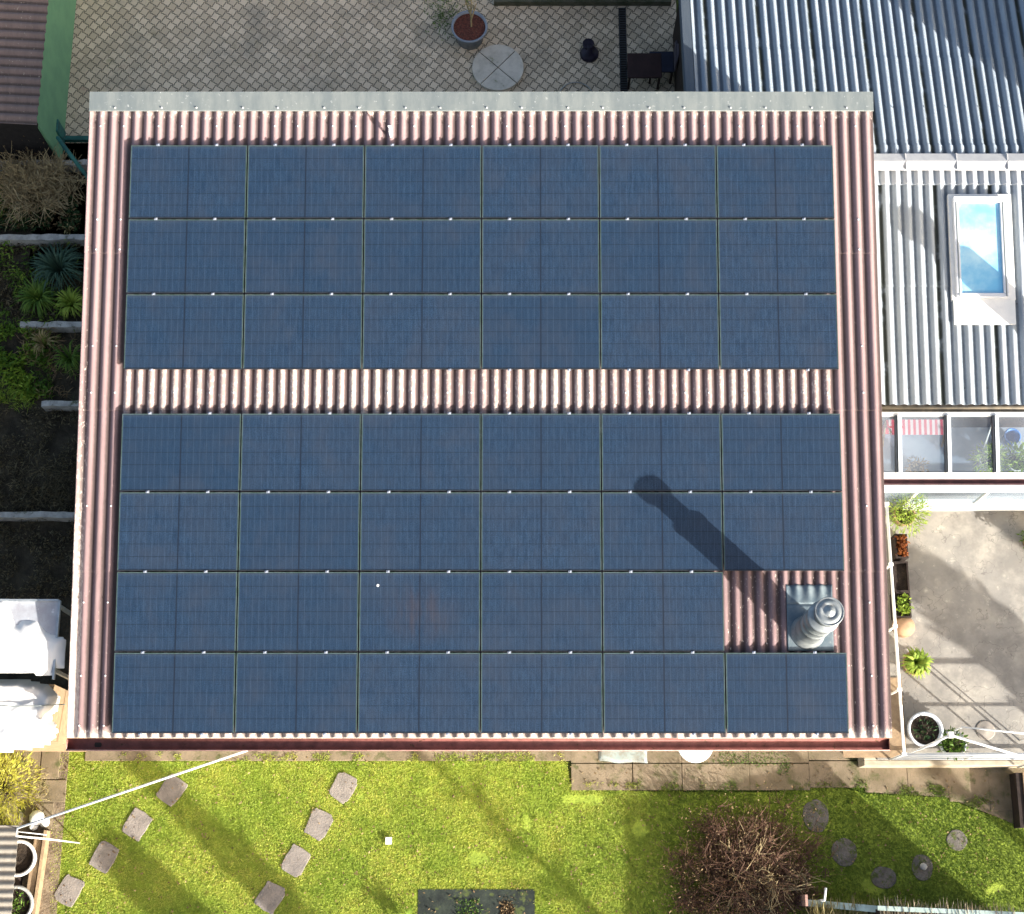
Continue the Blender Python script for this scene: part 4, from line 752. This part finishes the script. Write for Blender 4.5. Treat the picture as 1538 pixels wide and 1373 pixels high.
P_ = at(885, 82); b = MB(); b.smooth = True; b.lathe(P_, [(.17, 0), (.175, .04), (.14, .09), (.05, .12), (.045, .3), (.025, .3)], 24); b.lathe((P_.x - .02, P_.y + .14, 0), [(.09, 0), (.11, .15), (.09, .15)], 12); tag(b.build('umbrella_stand', M['purple']), 'dark purple round umbrella stand on the shaded pavers', 'umbrella stand')
P_ = at(865, 148); b = MB(); b.smooth = True; pts = [(P_.x + math.cos(a) * .32, P_.y + math.sin(a) * .32, .02) for a in np.linspace(0, 2 * math.pi, 33)]; b.tube(pts, .012, 6, False); b.lathe((P_.x, P_.y, 0), [(.03, 0), (.03, .04)], 10); tag(b.build('metal_hoop', mat('pale_steel', (.35, .36, .34), (.28, .28, .27), 9, .4)), 'thin pale metal hoop lying on the patio next to the roof edge', 'hoop')
g0 = at(930, 12); g1 = at(942, 150); t = empty('drain_grate', (g0.x, 7.5, 0), 'long dark slotted drainage channel running across the patio', 'drain'); gx = (g0.x + g1.x) / 2
b = MB(); b.bb((gx - .06, py0, -.02), (gx + .06, g0.y, .004)); b.build('channel', M['black'], t)
b = MB(); y = py0
while y < g0.y: b.bb((gx - .055, y, .005), (gx + .055, y + .016, .012)); y += .05
b.bb((gx - .07, py0, .004), (gx - .056, g0.y, .012)); b.bb((gx + .056, py0, .004), (gx + .07, g0.y, .012)); b.build('grate', mat('grate_steel', (.05, .055, .06), (.035, .04, .045), 20, .5), t)
# chair + low table in the corner
P_ = at(965, 118); t = empty('patio_table', (P_.x, P_.y, 0), 'dark brown low table in the shaded patio corner beside the chair', 'table'); b = MB(); b.box((P_.x, P_.y, .45), (.62, .5, .04)); b.build('tabletop', mat('dark_brown', (.045, .02, .02), (.03, .014, .014), 6, .6), t, .01)
for sx in (-1, 1):
    for sy in (-1, 1): b = MB(); b.box((P_.x + sx * .27, P_.y + sy * .21, .215), (.04, .04, .43)); b.build('leg', M['darkwood'], t)
P_ = at(992, 112); t = empty('garden_chair', (P_.x, P_.y, 0), 'dark blue garden chair with pale curved back against the dark wall', 'chair'); b = MB(); b.box((P_.x - .02, P_.y, .44), (.44, .42, .05)); b.build('seat', mat('navy', (.02, .025, .05), (.015, .018, .035), 6, .6), t, .015)
b = MB(); b.smooth = True; b.tube([(P_.x + .2, P_.y - .22, .7), (P_.x + .24, P_.y - .1, .86), (P_.x + .25, P_.y + .1, .86), (P_.x + .2, P_.y + .22, .7)], .022, 8); b.smooth = False; b.bb((P_.x + .2, P_.y - .2, .46), (P_.x + .23, P_.y + .2, .84)); b.build('backrest', mat('grey_plastic', (.1, .09, .11), (.07, .06, .08), 6, .6), t)
for sx in (-1, 1):
    for sy in (-1, 1): b = MB(); b.box((P_.x - .02 + sx * .19, P_.y + sy * .18, .21), (.035, .035, .42)); b.build('leg', M['darkwood'], t)
# ================================================================== GREEN SHED top left
zc = 1.75; e1 = at(68, 0, zc).x; e2 = at(58, 172, zc); sxr = (e1 + e2.x) / 2; syb = at(30, 186, zc).y
S = empty('green_shed', (sxr - 2, syb + 2, 0), 'green walled shed with mossy brown corrugated roof at the top left', 'shed')
rot = 0.0
corr('roof', syb, syb + 5.5, -sxr, -sxr + 3.2, lambda x, y: zc + .06 * (sxr - x) * -1 + .0, M['sroof'], S, axis='x') if False else None
o = corr('roof', syb, syb + 5.6, sxr - 3.3, sxr, lambda x, y: zc + (sxr - x) * .10, M['sroof'], S, axis='x', course=2.0, phase=.05)
wallx = at(101, 30).x; b = MB(); b.bb((sxr - 3.2, syb + .15, 0), (sxr - .06, syb + 5.5, zc - .06)); b.build('wall', M['greenwall'], S)
b = MB(); b.bb((sxr - 3.2, syb + .05, zc - .25), (sxr - .04, syb + .13, zc - .06)); b.bb((sxr - 3.1, syb + .12, 0), (sxr - .1, syb + .145, zc - .26)); b.build('front_opening', M['black'], S)
# teal handrail and kerb
A_ = at(86, 206, 1.0); B_ = at(128, 262, .75); t = empty('handrail', (A_.x, A_.y, 0), 'dark teal metal handrail going down beside the shed towards the garden', 'handrail')
b = MB(); b.smooth = True; b.tube([A_, B_], .035, 8); b.build('rail', M['teal'], t)
for q in (A_, B_): b = MB(); b.smooth = True; b.tube([q, (q.x, q.y, 0)], .025, 8); b.build('post', M['teal'], t)
a = at(92, 207, .1); c = at(150, 212, .1); b = MB(); b.bb((a.x, a.y - .04, -.0), (c.x + .3, a.y + .04, .10)); tag(b.build('teal_kerb', M['teal']), 'teal painted edging beam at the lower left end of the patio', 'edging')
p = at(72, 200, .1); b = MB(); b.box((p.x + .05, p.y - .05, .25), (.5, .25, .5)); b.lathe((p.x - .1, p.y - .1, .5), [(.12, 0), (.13, .15)], 14); tag(b.build('teal_crate', M['teal'], None, .02), 'teal garden crate by the corner of the green shed', 'crate')
# ================================================================== LEFT GARDEN
b = MB(); b.bb((-14, at(50, 1120).y, -.3), (XL + .3, at(50, 215).y, .0)); tag(b.build('garden_bed', M['bedsoil']), kind='structure')
def retwall(y, x1, px0, name_, h=.28, th=.10):
    p = at(40, y, h); q = at(px0, y, h); b = MB(); n = 26; x0 = q.x; vv = []; ff = []
    for i in range(n + 1):
        x = x0 + (XL + .4 - x0) * i / n; d = .03 * noise.noise(Vector((x * 3, y, 0))); e = .03 * noise.noise(Vector((x * 4, y, 7))); zz = h + .03 * noise.noise(Vector((x * 5, y, 3)))
        vv += [(x, p.y - th / 2 + d, 0), (x, p.y - th / 2 + d, zz), (x, p.y + th / 2 + e, zz), (x, p.y + th / 2 + e, 0)]
    for i in range(n):
        for k in range(3): a_ = i * 4 + k; ff.append((a_, a_ + 1, a_ + 5, a_ + 4)[::-1])
    ff.append((0, 1, 2, 3)); ff.append((n * 4 + 3, n * 4 + 2, n * 4 + 1, n * 4)); b.add(vv, ff); tag(b.build('retaining_wall', M['retwall']), name_, 'garden wall', 'low pale garden walls left of the building'); return p.y
ys_ = [retwall(244, 0, -60, 'low pale stone garden wall behind the bare shrub, topmost of the walls'), retwall(356, 0, -60, 'low pale stone garden wall above the strap-leaved clump'), retwall(487, 0, 30, 'low pale stone garden wall below the strap-leaved clump'), retwall(606, 0, 62, 'short pale garden wall beside the bright green ground plants'), retwall(773, 0, -60, 'low dark mottled garden wall lowest in the shaded garden')]
# bare shrub
P_ = at(62, 300); t = empty('bare_shrub', tuple(P_), 'dry leafless shrub with many tan twigs between shed and building', 'shrub')
stems('branches', twig_lines(P_, .72, .9, 90, branch=9, wob=.5) + twig_lines((P_.x + .25, P_.y + .1, 0), .7, .9, 60, branch=9, wob=.5) + twig_lines((P_.x - .35, P_.y + .2, 0), .65, .8, 60, branch=9, wob=.5), .008, .0035, M['twig'], t)
n = 500; Q = np.array(P_) + rng.normal(size=(n, 3)) * (.35, .35, .2) + (-.15, .15, .7); leaves('dry_leaves', Q, rng.normal(size=(n, 3)), rng.uniform(.03, .06, n), .014, M['lf_dry'], t)
def cover(px, dens, m, label, name, h=.12, ll=(.05, .12), lw=.025, cat='ground cover', thr=-.1, zz=0.0):
    poly = pts2(px); X, Y = scatter(poly, dens); k = np.array([noise.noise(Vector((x * 2.5, y * 2.5, dens))) > thr for x, y in zip(X, Y)]); X, Y = X[k], Y[k]; n = len(X)
    tag(leaves(name, np.c_[X, Y, zz + rng.random(n) * h], rng.normal(size=(n, 3)) * (1, 1, .5) + (0, 0, .4), rng.uniform(*ll, n), lw, m), label, cat, kind='stuff')
cover([(-60, 300), (125, 300), (122, 350), (-60, 350)], 1700, M['lf_dark'], 'dark green low plants along the wall under the bare shrub', 'ground_plants', .25, thr=-.15)
cover([(-60, 255), (24, 250), (40, 335), (-60, 335)], 1100, M['lf_mid'], 'mid green plants at the left edge beside the bare shrub', 'ground_plants', .3, (.08, .16))
cover([(-60, 365), (125, 365), (120, 480), (-60, 480)], 1500, M['lf_litter'], 'brownish leaf litter in the bed around the strap-leaved clump', 'leaf_litter', .12)
cover([(-60, 490), (75, 495), (80, 600), (-60, 612)], 2300, M['lf_fresh'], 'bright green leafy ground plants at the left edge', 'ground_plants', .25, (.05, .12), .035)
cover([(-60, 570), (45, 575), (60, 612), (-60, 625)], 1900, M['lf_bright'], 'yellow-green grass tuft above the short garden wall', 'ground_grass', .2, (.06, .14), .014)
cover([(-60, 385), (45, 380), (60, 470), (-60, 478)], 600, M['lf_mid'], 'mixed green plants left of the strap-leaved clump', 'ground_plants', .25, thr=.0)
cover([(30, 495), (120, 495), (118, 600), (60, 600)], 900, M['lf_dry'], 'dry brown stalks beside the bright ground plants', 'dry_stalks', .3, (.1, .22), .014)
cover([(-60, 615), (120, 612), (112, 900), (-60, 900)], 1300, M['lf_litter'], 'dark withered plants and leaf litter in deep shade', 'leaf_litter', .15, (.04, .10), .02, thr=-.2)
cover([(-60, 700), (105, 705), (102, 768), (-60, 765)], 1100, M['lf_litter'], 'grey-brown withered stalks in front of the lowest garden wall', 'dry_stalks', .4, (.10, .22), .012, thr=-.3)
cover([(-60, 365), (125, 365), (118, 600), (-60, 600)], 700, M['lf_fresh'], 'loose fresh green shoots through the middle garden beds', 'ground_shoots', .3, (.06, .16), .02, thr=.05)
cover([(-60, 250), (125, 262), (125, 350), (-60, 350)], 500, M['lf_dry'], 'olive-brown withered leaves below the bare shrub', 'withered_leaves', .3, (.06, .12), .02, thr=-.3)
def clump(px, py, n, r, h, w_, m, label, name='strap_leaf_plant', cat='plant'):
    P_ = at(px, py); t = empty(name, tuple(P_), label, cat); fronds('leaves', tuple(P_), n, r, h, w_, m, t)
clump(95, 412, 190, .55, .6, .02, M['lf_blue'], 'blue-green strap-leaved clump next to the roof edge, larger one')
clump(62, 452, 150, .42, .4, .022, M['lf_mid'], 'green arching strap-leaved clump left of and below the larger blue-green one')
clump(112, 462, 110, .34, .4, .02, M['lf_bright'], 'yellowish strap-leaved clump just above the third garden wall')
clump(110, 545, 60, .35, .5, .02, M['lf_mid'], 'small strap-leaved clump below the third wall by the roof edge')
clump(70, 520, 50, .3, .4, .015, M['lf_straw'], 'straw coloured withered clump below the third garden wall')
clump(106, 350, 9, .16, .35, .02, M['lf_straw'], 'tiny yellow forked stalks standing on the second garden wall')
# ================================================================== TARPS lower left
zt = 2.68
t = empty('covered_frame', (at(20, 960, zt).x, at(20, 960, zt).y, 0), 'greenhouse frame covered with a stained white tarpaulin and clear roof sheets', 'greenhouse')
c0 = at(-120, 903, zt); c1 = at(88, 903, zt); c2 = at(88, 1010, zt)
b = MB(); b.bb((c0.x, c2.y, zt - .06), (c1.x, c1.y, zt - .02)); b.build('roof_sheet', M['poly'], t, .004)
b = MB(); b.bb((c1.x - .0, c2.y - .1, zt - .05), (c1.x + .03, c1.y + .01, zt + .01)); b.bb((c0.x, c1.y, zt - .05), (c1.x, c1.y + .03, zt + .01)); b.bb((at(30, 0, zt).x + .0, c2.y, zt - .0195), (at(30, 0, zt).x + .03, c1.y, zt + .0)); b.build('edge_profile', M['zinc_pale'], t)
for (x, y) in ((c1.x - .03, c1.y - .05), (c1.x - .03, c2.y + .05), (c0.x + .05, c1.y - .05), (c0.x + .05, c2.y + .05)): b = MB(); b.box((x, y, (zt - .06) / 2), (.05, .05, zt - .06)); b.build('post', M['zinc_pale'], t)
def cloth(name, outline, z, amp, m, parent, seed, droop=.35, res=.035, ridges=()):
    poly = pts2(outline, z); P = np.array(poly); x0, y0 = P.min(0); x1, y1 = P.max(0); nx = int((x1 - x0) / res) + 1; ny = int((y1 - y0) / res) + 1; ix = {}; V = []; Fa = []
    cxm, cym = P.mean(0)
    xs = np.linspace(x0, x1, nx); ys = np.linspace(y0, y1, ny); G = np.array([[x, y] for y in ys for x in xs]); ins = inpoly(G[:, 0], G[:, 1], poly).reshape(ny, nx)
    def edge_d(x, y):
        d = 9
        for i in range(len(poly)):
            a = Vector(poly[i]); b_ = Vector(poly[(i + 1) % len(poly)]); ab = b_ - a; tt = max(0, min(1, (Vector((x, y)) - a).dot(ab) / ab.length_squared)); d = min(d, (a + ab * tt - Vector((x, y))).length)
        return d
    def vid(j, i):
        if (j, i) not in ix:
            x, y = xs[i], ys[j]; e = edge_d(x, y); h = amp * (noise.noise(Vector((x * 1.7, y * 1.7, seed))) + .6 * (1 - abs(noise.noise(Vector((x * 3.1, y * 2.2, seed + 4)))) * 2) * .6 + .25 * noise.noise(Vector((x * 8, y * 8, seed)))); h -= droop * max(0, 1 - e / .16) ** 1.6
            ix[(j, i)] = len(V); V.append((x, y, z + h + amp * .6))
        return ix[(j, i)]
    for j in range(ny - 1):
        for i in range(nx - 1):
            if ins[j, i] and ins[j + 1, i] and ins[j, i + 1] and ins[j + 1, i + 1]: Fa.append((vid(j, i), vid(j, i + 1), vid(j + 1, i + 1), vid(j + 1, i)))
    o = npmesh(name, np.array(V), np.array(Fa), m, parent, smooth=True); s_ = o.modifiers.new('t', 'SOLIDIFY'); s_.thickness = .004; ss = o.modifiers.new('s', 'SUBSURF'); ss.levels = 1; ss.render_levels = 1; return o
cloth('tarpaulin', [(-100, 895), (14, 895), (24, 935), (30, 925), (58, 928), (72, 948), (99, 956), (99, 1004), (84, 1005), (82, 1018), (30, 1012), (-100, 1015)], zt + .0, .05, M['tarp'], t, 3, .10)
zt2 = 2.3
t2 = empty('white_tarp_pile', (at(20, 1070, zt2).x, at(20, 1070, zt2).y, 0), 'crumpled bright white tarpaulin tied over a stack, corner beside gutter end', 'tarpaulin')
o = cloth('tarpaulin', [(-120, 1014), (40, 1017), (70, 1024), (86, 1040), (86, 1066), (76, 1078), (88, 1094), (72, 1120), (30, 1128), (-120, 1140)], zt2, .09, M['tarp'], t2, 9, .30)
q0 = at(-110, 1025, zt2); q1 = at(68, 1108, zt2); b = MB(); b.bb((q0.x, q1.y, 0), (q1.x, q0.y, zt2 - .2)); b.build('stack', M['wood'], t2)
b = MB(); b.smooth = True; b.tube([at(-60, 1056, zt2 + .1), at(20, 1061, zt2 + .13), at(60, 1060, zt2 + .1), at(98, 1058, zt2 - .1)], .008, 6); b.build('cord', M['zinc'], t2)
# slab edge, hollow blocks
for i, (a, c, l) in enumerate(((86, 1098, 'octagonal concrete block with square hole, upper of the two by the gutter end'), (82, 1116, 'octagonal concrete block with square hole, lower of the two by the gutter end'))):
    P_ = at(a, c, .15); t = empty('concrete_block', (P_.x, P_.y, 0), l, 'concrete block'); b = MB(); b.lathe((P_.x, P_.y, 0), [(.105, 0), (.105, .12), (.09, .13)], 8); b.build('block', M['slab'], t); b = MB(); b.box((P_.x, P_.y, .131), (.055, .055, .006), .3); b.build('hole', M['black'], t)
b = MB(); p0 = at(42, 1170); p1 = at(92, 1120); b.bb((p0.x - .5, p0.y, -.05), (p0.x + .18, p1.y + .4, .03)); b.bb((p0.x + .2, p0.y, -.05), (p1.x, p1.y + .5, .035)); p2 = at(98, 1205); b.bb((p0.x + .05, p2.y, -.05), (p2.x, p0.y - .02, .03)); p3 = at(78, 1245); b.bb((p0.x - .1, p3.y, -.05), (p3.x, p2.y - .015, .025)); tag(b.build('corner_slabs', M['path'], None, .006), kind='structure')
b = MB(); a = at(-80, 1130); c = at(75, 1500); b.bb((a.x - .5, c.y, -.05), (c.x, a.y + 1, .012)); tag(b.build('corner_ground', mat('gravelly_soil', (.24, .19, .13), (.13, .10, .07), 5, .95, .02, 30, c3=(.35, .3, .22), s3=24)), kind='structure')
# yellow conifer shrub
P_ = at(12, 1185); t = empty('yellow_shrub', tuple(P_), 'bright yellow-green feathery conifer shrub below the white tarpaulin', 'shrub'); n = 5200
U = rng.normal(size=(n, 3)); U /= np.linalg.norm(U, axis=1, keepdims=True); U[:, 2] = np.abs(U[:, 2]); rr = rng.random((n, 1)) ** .35
lump = np.array([1 + .45 * noise.noise(Vector(u) * 2.6) for u in U])[:, None]; Q = np.array(P_) + U * rr * lump * (.5, .62, 1.0) + (0, 0, .1)
leaves('foliage', Q, U + rng.normal(size=(n, 3)) * .35 + (0, 0, .3), rng.uniform(.05, .13, n), rng.uniform(.008, .018, n), M['lf_yellow'], t, .1); stems('trunk', twig_lines(P_, .3, .8, 24), .012, .005, M['bark'], t)
cover([(48, 1155), (72, 1155), (80, 1225), (52, 1232)], 1500, M['lf_straw'], 'straw-coloured dry grass beside the yellow shrub', 'dry_grass', .12, (.05, .10), .01, thr=-.2)
P_ = at(52, 1228, .2); b = MB(); b.smooth = True; vv = []
for k, (dx, dy, r_) in enumerate(((0, 0, .13), (.12, -.06, .09), (-.05, -.12, .08))): b.lathe((P_.x + dx, P_.y + dy, .02), [(r_ * .7, 0), (r_, r_ * .5), (r_ * .8, r_ * .9), (r_ * .3, r_ * 1.1)], 9)
tag(b.build('white_rocks', M['white']), 'white crumpled bag lying at the shed corner near the pole end', 'bag')
# bottom left lean-to with corrugated roof
zq = 1.9; bx = at(22, 1300, zq).x; by = at(10, 1240, zq).y; S2 = empty('small_lean_to', (bx - 1, by - 1, 0), 'small lean-to with grey corrugated roof at the lower left edge', 'lean-to')
corr('roof', by - 2.6, by, bx - 2.0, bx, lambda x, y: zq + (bx - x) * .08, M['broof'], S2, axis='x', course=4, pitch=.125, amp=.014, phase=.0)
b = MB(); b.bb((bx - 1.9, by - 2.5, 0), (bx - .45, by - .08, zq - .05)); b.build('wall', M['darkwood'], S2)
for i, (a, c, l, lf) in enumerate(((40, 1290, 'white-rimmed round tub of dark soil, upper of the two by the lean-to', 0), (36, 1358, 'grey-rimmed round tub with a green plant, lower of the two by the lean-to', 160))):
    P_ = at(a, c, 0); r = .265; t = empty('plant_tub', tuple(P_), l, 'plant tub'); b = MB(); b.smooth = True; b.lathe(P_, [(.2, 0), (r - .01, .42), (r + .02, .43), (r + .02, .46), (r - .03, .46), (r - .035, .38)], 30); b.build('tub', M['white'] if i == 0 else M['palestone'], t)
    b = MB(); b.lathe(P_, [(r - .05, .3), (r - .035, .40)], 30); b.build('soil', M['soil'], t)
    if lf: leaves('foliage', np.array(P_) + rng.normal(size=(lf, 3)) * (.07, .08, .04) + (0, 0, .46), rng.normal(size=(lf, 3)) + (0, 0, .5), .07, .025, M['lf_mid'], t)
t = empty('wooden_bed_frame', tuple(at(68, 1310)), 'weathered wooden board edging between the round tubs and the lawn', 'edging')
a = at(76, 1248); c = at(58, 1400)
b = MB(); b.beam((a.x - .02, a.y, .1), (a.x - .12, c.y, .1), .05, .22); b.build('outer_board', M['wood'], t); b = MB(); b.beam((a.x - .14, a.y - .1, .08), (a.x - .24, c.y, .08), .12, .16); b.build('inner_board', M['wood'], t)
# white pole from eave to lean-to
t = empty('white_washing_pole', tuple(at(200, 1185)), 'long thin white metal pole running diagonally from the gutter over the lawn', 'pole')
A_ = at(372, 1127, 2.45); B_ = at(26, 1244, 2.0); b = MB(); b.smooth = True; b.tube([A_, B_], .017, 8); b.build('pole', M['white'], t)
C_ = at(24, 1256, 2.0); D_ = at(70, 1260, 1.8); b = MB(); b.smooth = True; b.tube([B_, C_, D_], .014, 6); b.tube([at(26, 1249, 2.0), at(70, 1254, 1.8)], .008, 6); b.tube([D_, (D_.x, D_.y, 0)], .014, 6); b.build('bracket', M['white'], t)
# ================================================================== BROWN BUSH lower right
P_ = at(1110, 1315); t = empty('brown_bush', tuple(P_), 'large bare reddish-brown twiggy bush on the lawn by the thatched lean-to', 'bush')
L_ = twig_lines(P_, 1.0, .6, 110, branch=9, wob=.45)
for k in range(26):
    a = rng.random() * 6.283; q = .3 + .95 * rng.random(); L_ += twig_lines((P_.x + math.cos(a) * q * .85 + .1, P_.y + math.sin(a) * q * .72, 0), .38 + .3 * rng.random(), .25 + .3 * rng.random(), 13, branch=8, wob=.6)
stems('branches', L_, .0065, .002, M['twig2'], t)
stems('pale_branches', twig_lines(tuple(np.array(P_) + (.35, -.1, 0)), .95, .7, 34, branch=7, wob=.4), .008, .003, M['twig'], t)
n = 6500; U = rng.normal(size=(n, 3)) * (.55, .5, .22); Q = np.array(P_) + U + (0, 0, .25); Q[:, 2] = np.abs(Q[:, 2]); leaves('withered_leaves', Q, rng.normal(size=(n, 3)), rng.uniform(.025, .06, n), rng.uniform(.012, .025, n), M['lf_dry'], t)
# ================================================================== LEAN-TO lower right
x0 = at(1322, 1366, 1.05).x; y0 = at(1322, 1366, 1.05).y; x1 = at(1536, 1372, 1.3).x; y1 = at(1536, 1376, 1.3).y
t = empty('thatched_lean_to', ((x0 + x1) / 2, y0 - .8, 0), 'low lean-to with pale green edge board and old reed covering, lower right', 'lean-to')
b = MB(); vsb = [(x0, y0, 0), (x1, y1, 0), (x1, y1 - 1.9, 0), (x0, y0 - 1.9, 0)]; zz = [1.02, 1.3, 1.3, 1.02]
b.add(vsb + [(v[0], v[1], z) for v, z in zip(vsb, zz)], [(0, 1, 2, 3), (7, 6, 5, 4), (4, 5, 1, 0), (5, 6, 2, 1), (6, 7, 3, 2), (7, 4, 0, 3)]); b.build('wall', M['darkwood'], t)
b = MB(); b.beam((x0 - .04, y0 + .02, 1.06), (x1, y1 + .02, 1.34), .07, .07); b.build('edge_board', M['palegreen'], t)
n = 2600; X2 = rng.uniform(x0, x1, n); f_ = (X2 - x0) / (x1 - x0); Y2 = y0 + (y1 - y0) * f_ - rng.random(n) ** 1.3 * 1.2; leaves('reed_cover', np.c_[X2, Y2 - .05, 1.06 + .28 * f_ + rng.random(n) * .03], np.c_[rng.normal(size=n) * .15, rng.uniform(.7, 1, n), rng.normal(size=n) * .08], rng.uniform(.12, .3, n), rng.uniform(.012, .022, n), leafmat('reed_stalks', (.24, .19, .12), (.55, .47, .34)), t, .02)
t = empty('low_board_wall', tuple(at(1250, 1358)), 'low board wall with pale green top left of the thatched lean-to', 'board wall')
q0 = at(1212, 1356, .55); q1 = at(1322, 1366, .75); b = MB(); b.beam((q0.x, q0.y, .52), (q1.x, q1.y, .72), .10, .06); b.build('top_board', M['palegreen'], t)
b = MB(); b.beam((q0.x, q0.y - .01, .25), (q1.x, q1.y - .01, .34), .04, .48); b.build('board', M['wood'], t)
b = MB(); b.bb((q0.x - .05, q0.y - .05, 0), (q0.x - .012, q0.y + .12, .7)); b.build('end_post', mat('pinkish_post', (.5, .3, .24), (.4, .24, .2), 8, .8), t)
n = 1300; X2 = rng.uniform(q0.x, q1.x, n); leaves('reed_cover', np.c_[X2, q0.y - .08 - rng.random(n) * .8, .58 + .12 * rng.random(n)], np.c_[rng.normal(size=n) * .2, rng.uniform(.6, 1, n), rng.normal(size=n) * .1], rng.uniform(.1, .25, n), .018, M['lf_straw'], t, .05)
A_ = at(1231, 1354, .4); b = MB(); b.smooth = True; b.tube([(A_.x, A_.y + .0, 0), (A_.x - .02, A_.y + .02, .9), ], .018, 8); b.tube([(A_.x - .02, A_.y + .02, .9), (A_.x, A_.y + .2, .95)], .018, 8); tag(b.build('white_pipe', M['white']), 'short white pipe standing beside the low board wall', 'pipe')
# fern tips at the bottom edge
clump(612, 1385, 26, .3, .35, .03, M['lf_bright'], 'pale green fern tips at the bottom edge left of the pond', 'fern', 'fern')
# old wooden boards by the side path, right
p = at(1530, 1200, .2); t = empty('wooden_bench', (p.x, p.y, 0), 'dark wooden bench end at the right edge of the side path', 'bench'); b = MB(); b.bb((p.x - .06, p.y - .45, .02), (p.x + .04, p.y + .4, .35)); b.build('side_board', M['darkwood'], t); b = MB(); b.bb((p.x + .045, p.y - .45, .3), (p.x + .14, p.y + .4, .38)); b.build('seat_board', M['wood'], t)
# ================================================================== TREES outside the frame (sun side): unseen, placed to throw the streaky shadows
def tree(G, hh, trunk_r, crown_r, label, leaf=True, dens=2600, base=.35, lean=0.0, lm='lf_dark'):
    x, y = G; t = empty('garden_tree', (x, y, 0), label, 'tree', 'trees in the garden south-east of the building')
    b = MB(); b.smooth = True; b.tube([(x, y, 0), (x + .1 + lean * .4, y, hh * .5), (x + lean, y + .05, hh)], [trunk_r, trunk_r * .75, trunk_r * .25], 10); b.build('trunk', M['bark'], t)
    L_ = []
    for k in range(34):
        z = hh * (base + (1 - base) * rng.random()); a = rng.random() * 6.283; r = crown_r * (1.1 - (z / hh - base) / (1 - base) * .75) * rng.uniform(.6, 1); L_.append([np.array((x, y, z)), np.array((x + math.cos(a) * r * .5, y + math.sin(a) * r * .5, z + .15 * r)), np.array((x + math.cos(a) * r, y + math.sin(a) * r, z + .35 * r))])
    stems('limbs', L_, .05, .012, M['bark'], t)
    if leaf:
        n = dens; kk = rng.integers(0, 34, n); tt = rng.uniform(.3, 1.05, n); Q = np.array([L_[k][0] + (L_[k][2] - L_[k][0]) * s for k, s in zip(kk, tt)]) + rng.normal(size=(n, 3)) * .2
        leaves('crown', Q, rng.normal(size=(n, 3)), rng.uniform(.16, .30, n), rng.uniform(.10, .18, n), M[lm], t)
def src(px, py, h, z=0.0):
    g = at(px, py, z); k = (h - z) / math.tan(EL); return (g.x + HX * k, g.y + HY * k)
def shade_column(G, hh, r, label, n=2600, z0=0.0):  # unseen leaf columns, added and shaped for the shadows they cast
    x, y = G; t = empty('cypress', (x, y, 0), label, 'cypress', 'columnar cypresses in the gardens south-east of the building')
    b = MB(); b.smooth = True; b.tube([(x, y, 0), (x, y, hh * .9)], [r * .25, .02], 8); b.build('trunk', M['bark'], t)
    z = rng.random(n) * hh; a = rng.random(n) * 6.283; q = rng.random(n) ** .5 * r * (1.0 - .55 * np.clip((z / hh - .72) / .28, 0, 1)) * (1 + .15 * np.sin(z * 5 + a * 2))
    leaves('crown', np.c_[x + np.cos(a) * q, y + np.sin(a) * q, z], np.c_[np.cos(a) * .5, np.sin(a) * .5, np.ones(n)] + rng.normal(size=(n, 3)) * .3, rng.uniform(.16, .3, n), rng.uniform(.06, .12, n), M['lf_dark'], t, .05)
shade_column(src(1400, 880, 3.9, CT), 4.0, .60, 'broad dark cypress east of the terrace', 4600)
shade_column(src(1548, 790, 4.2, CT), 4.3, .6, 'dark cypress farther east of the terrace', 3000)
shade_column(src(226, 1162, 4.6), 4.7, .20, 'very slender cypress south of the lawn', 1600)
shade_column(src(205, 1310, 3.6), 3.7, .42, 'stout cypress south of the lawn', 3000)
tree(src(800, 1290, 4.0), 5.6, .10, .9, 'thin-crowned bare garden tree south of the lawn', leaf=False)
tree(src(1395, 1150, 3.4), 3.9, .17, .3, 'bare pollarded trunk east of the side path', leaf=False, base=.8)
tree(src(1205, 1150, 3.0), 3.4, .17, .3, 'bare pollarded trunk behind the thatched lean-to', leaf=False, base=.8)
# unseen block added south of the lean-to, shaped to shade the lawn
hx, hy = src(1024, 1200, 2.2); t = empty('tool_shed', (hx - .8, hy - .8, 0), 'plain wooden tool shed south of the thatched lean-to, outside the picture', 'shed')
b = MB(); b.bb((hx - .9, hy - 2.6, 0), (hx - .05, hy - .05, 2.1)); b.build('wall', M['darkwood'], t); b = MB(); b.bb((hx - .95, hy - 2.65, 2.1), (hx, hy, 2.2)); b.build('roof', M['slab'], t)  # body and top of the unseen shade block
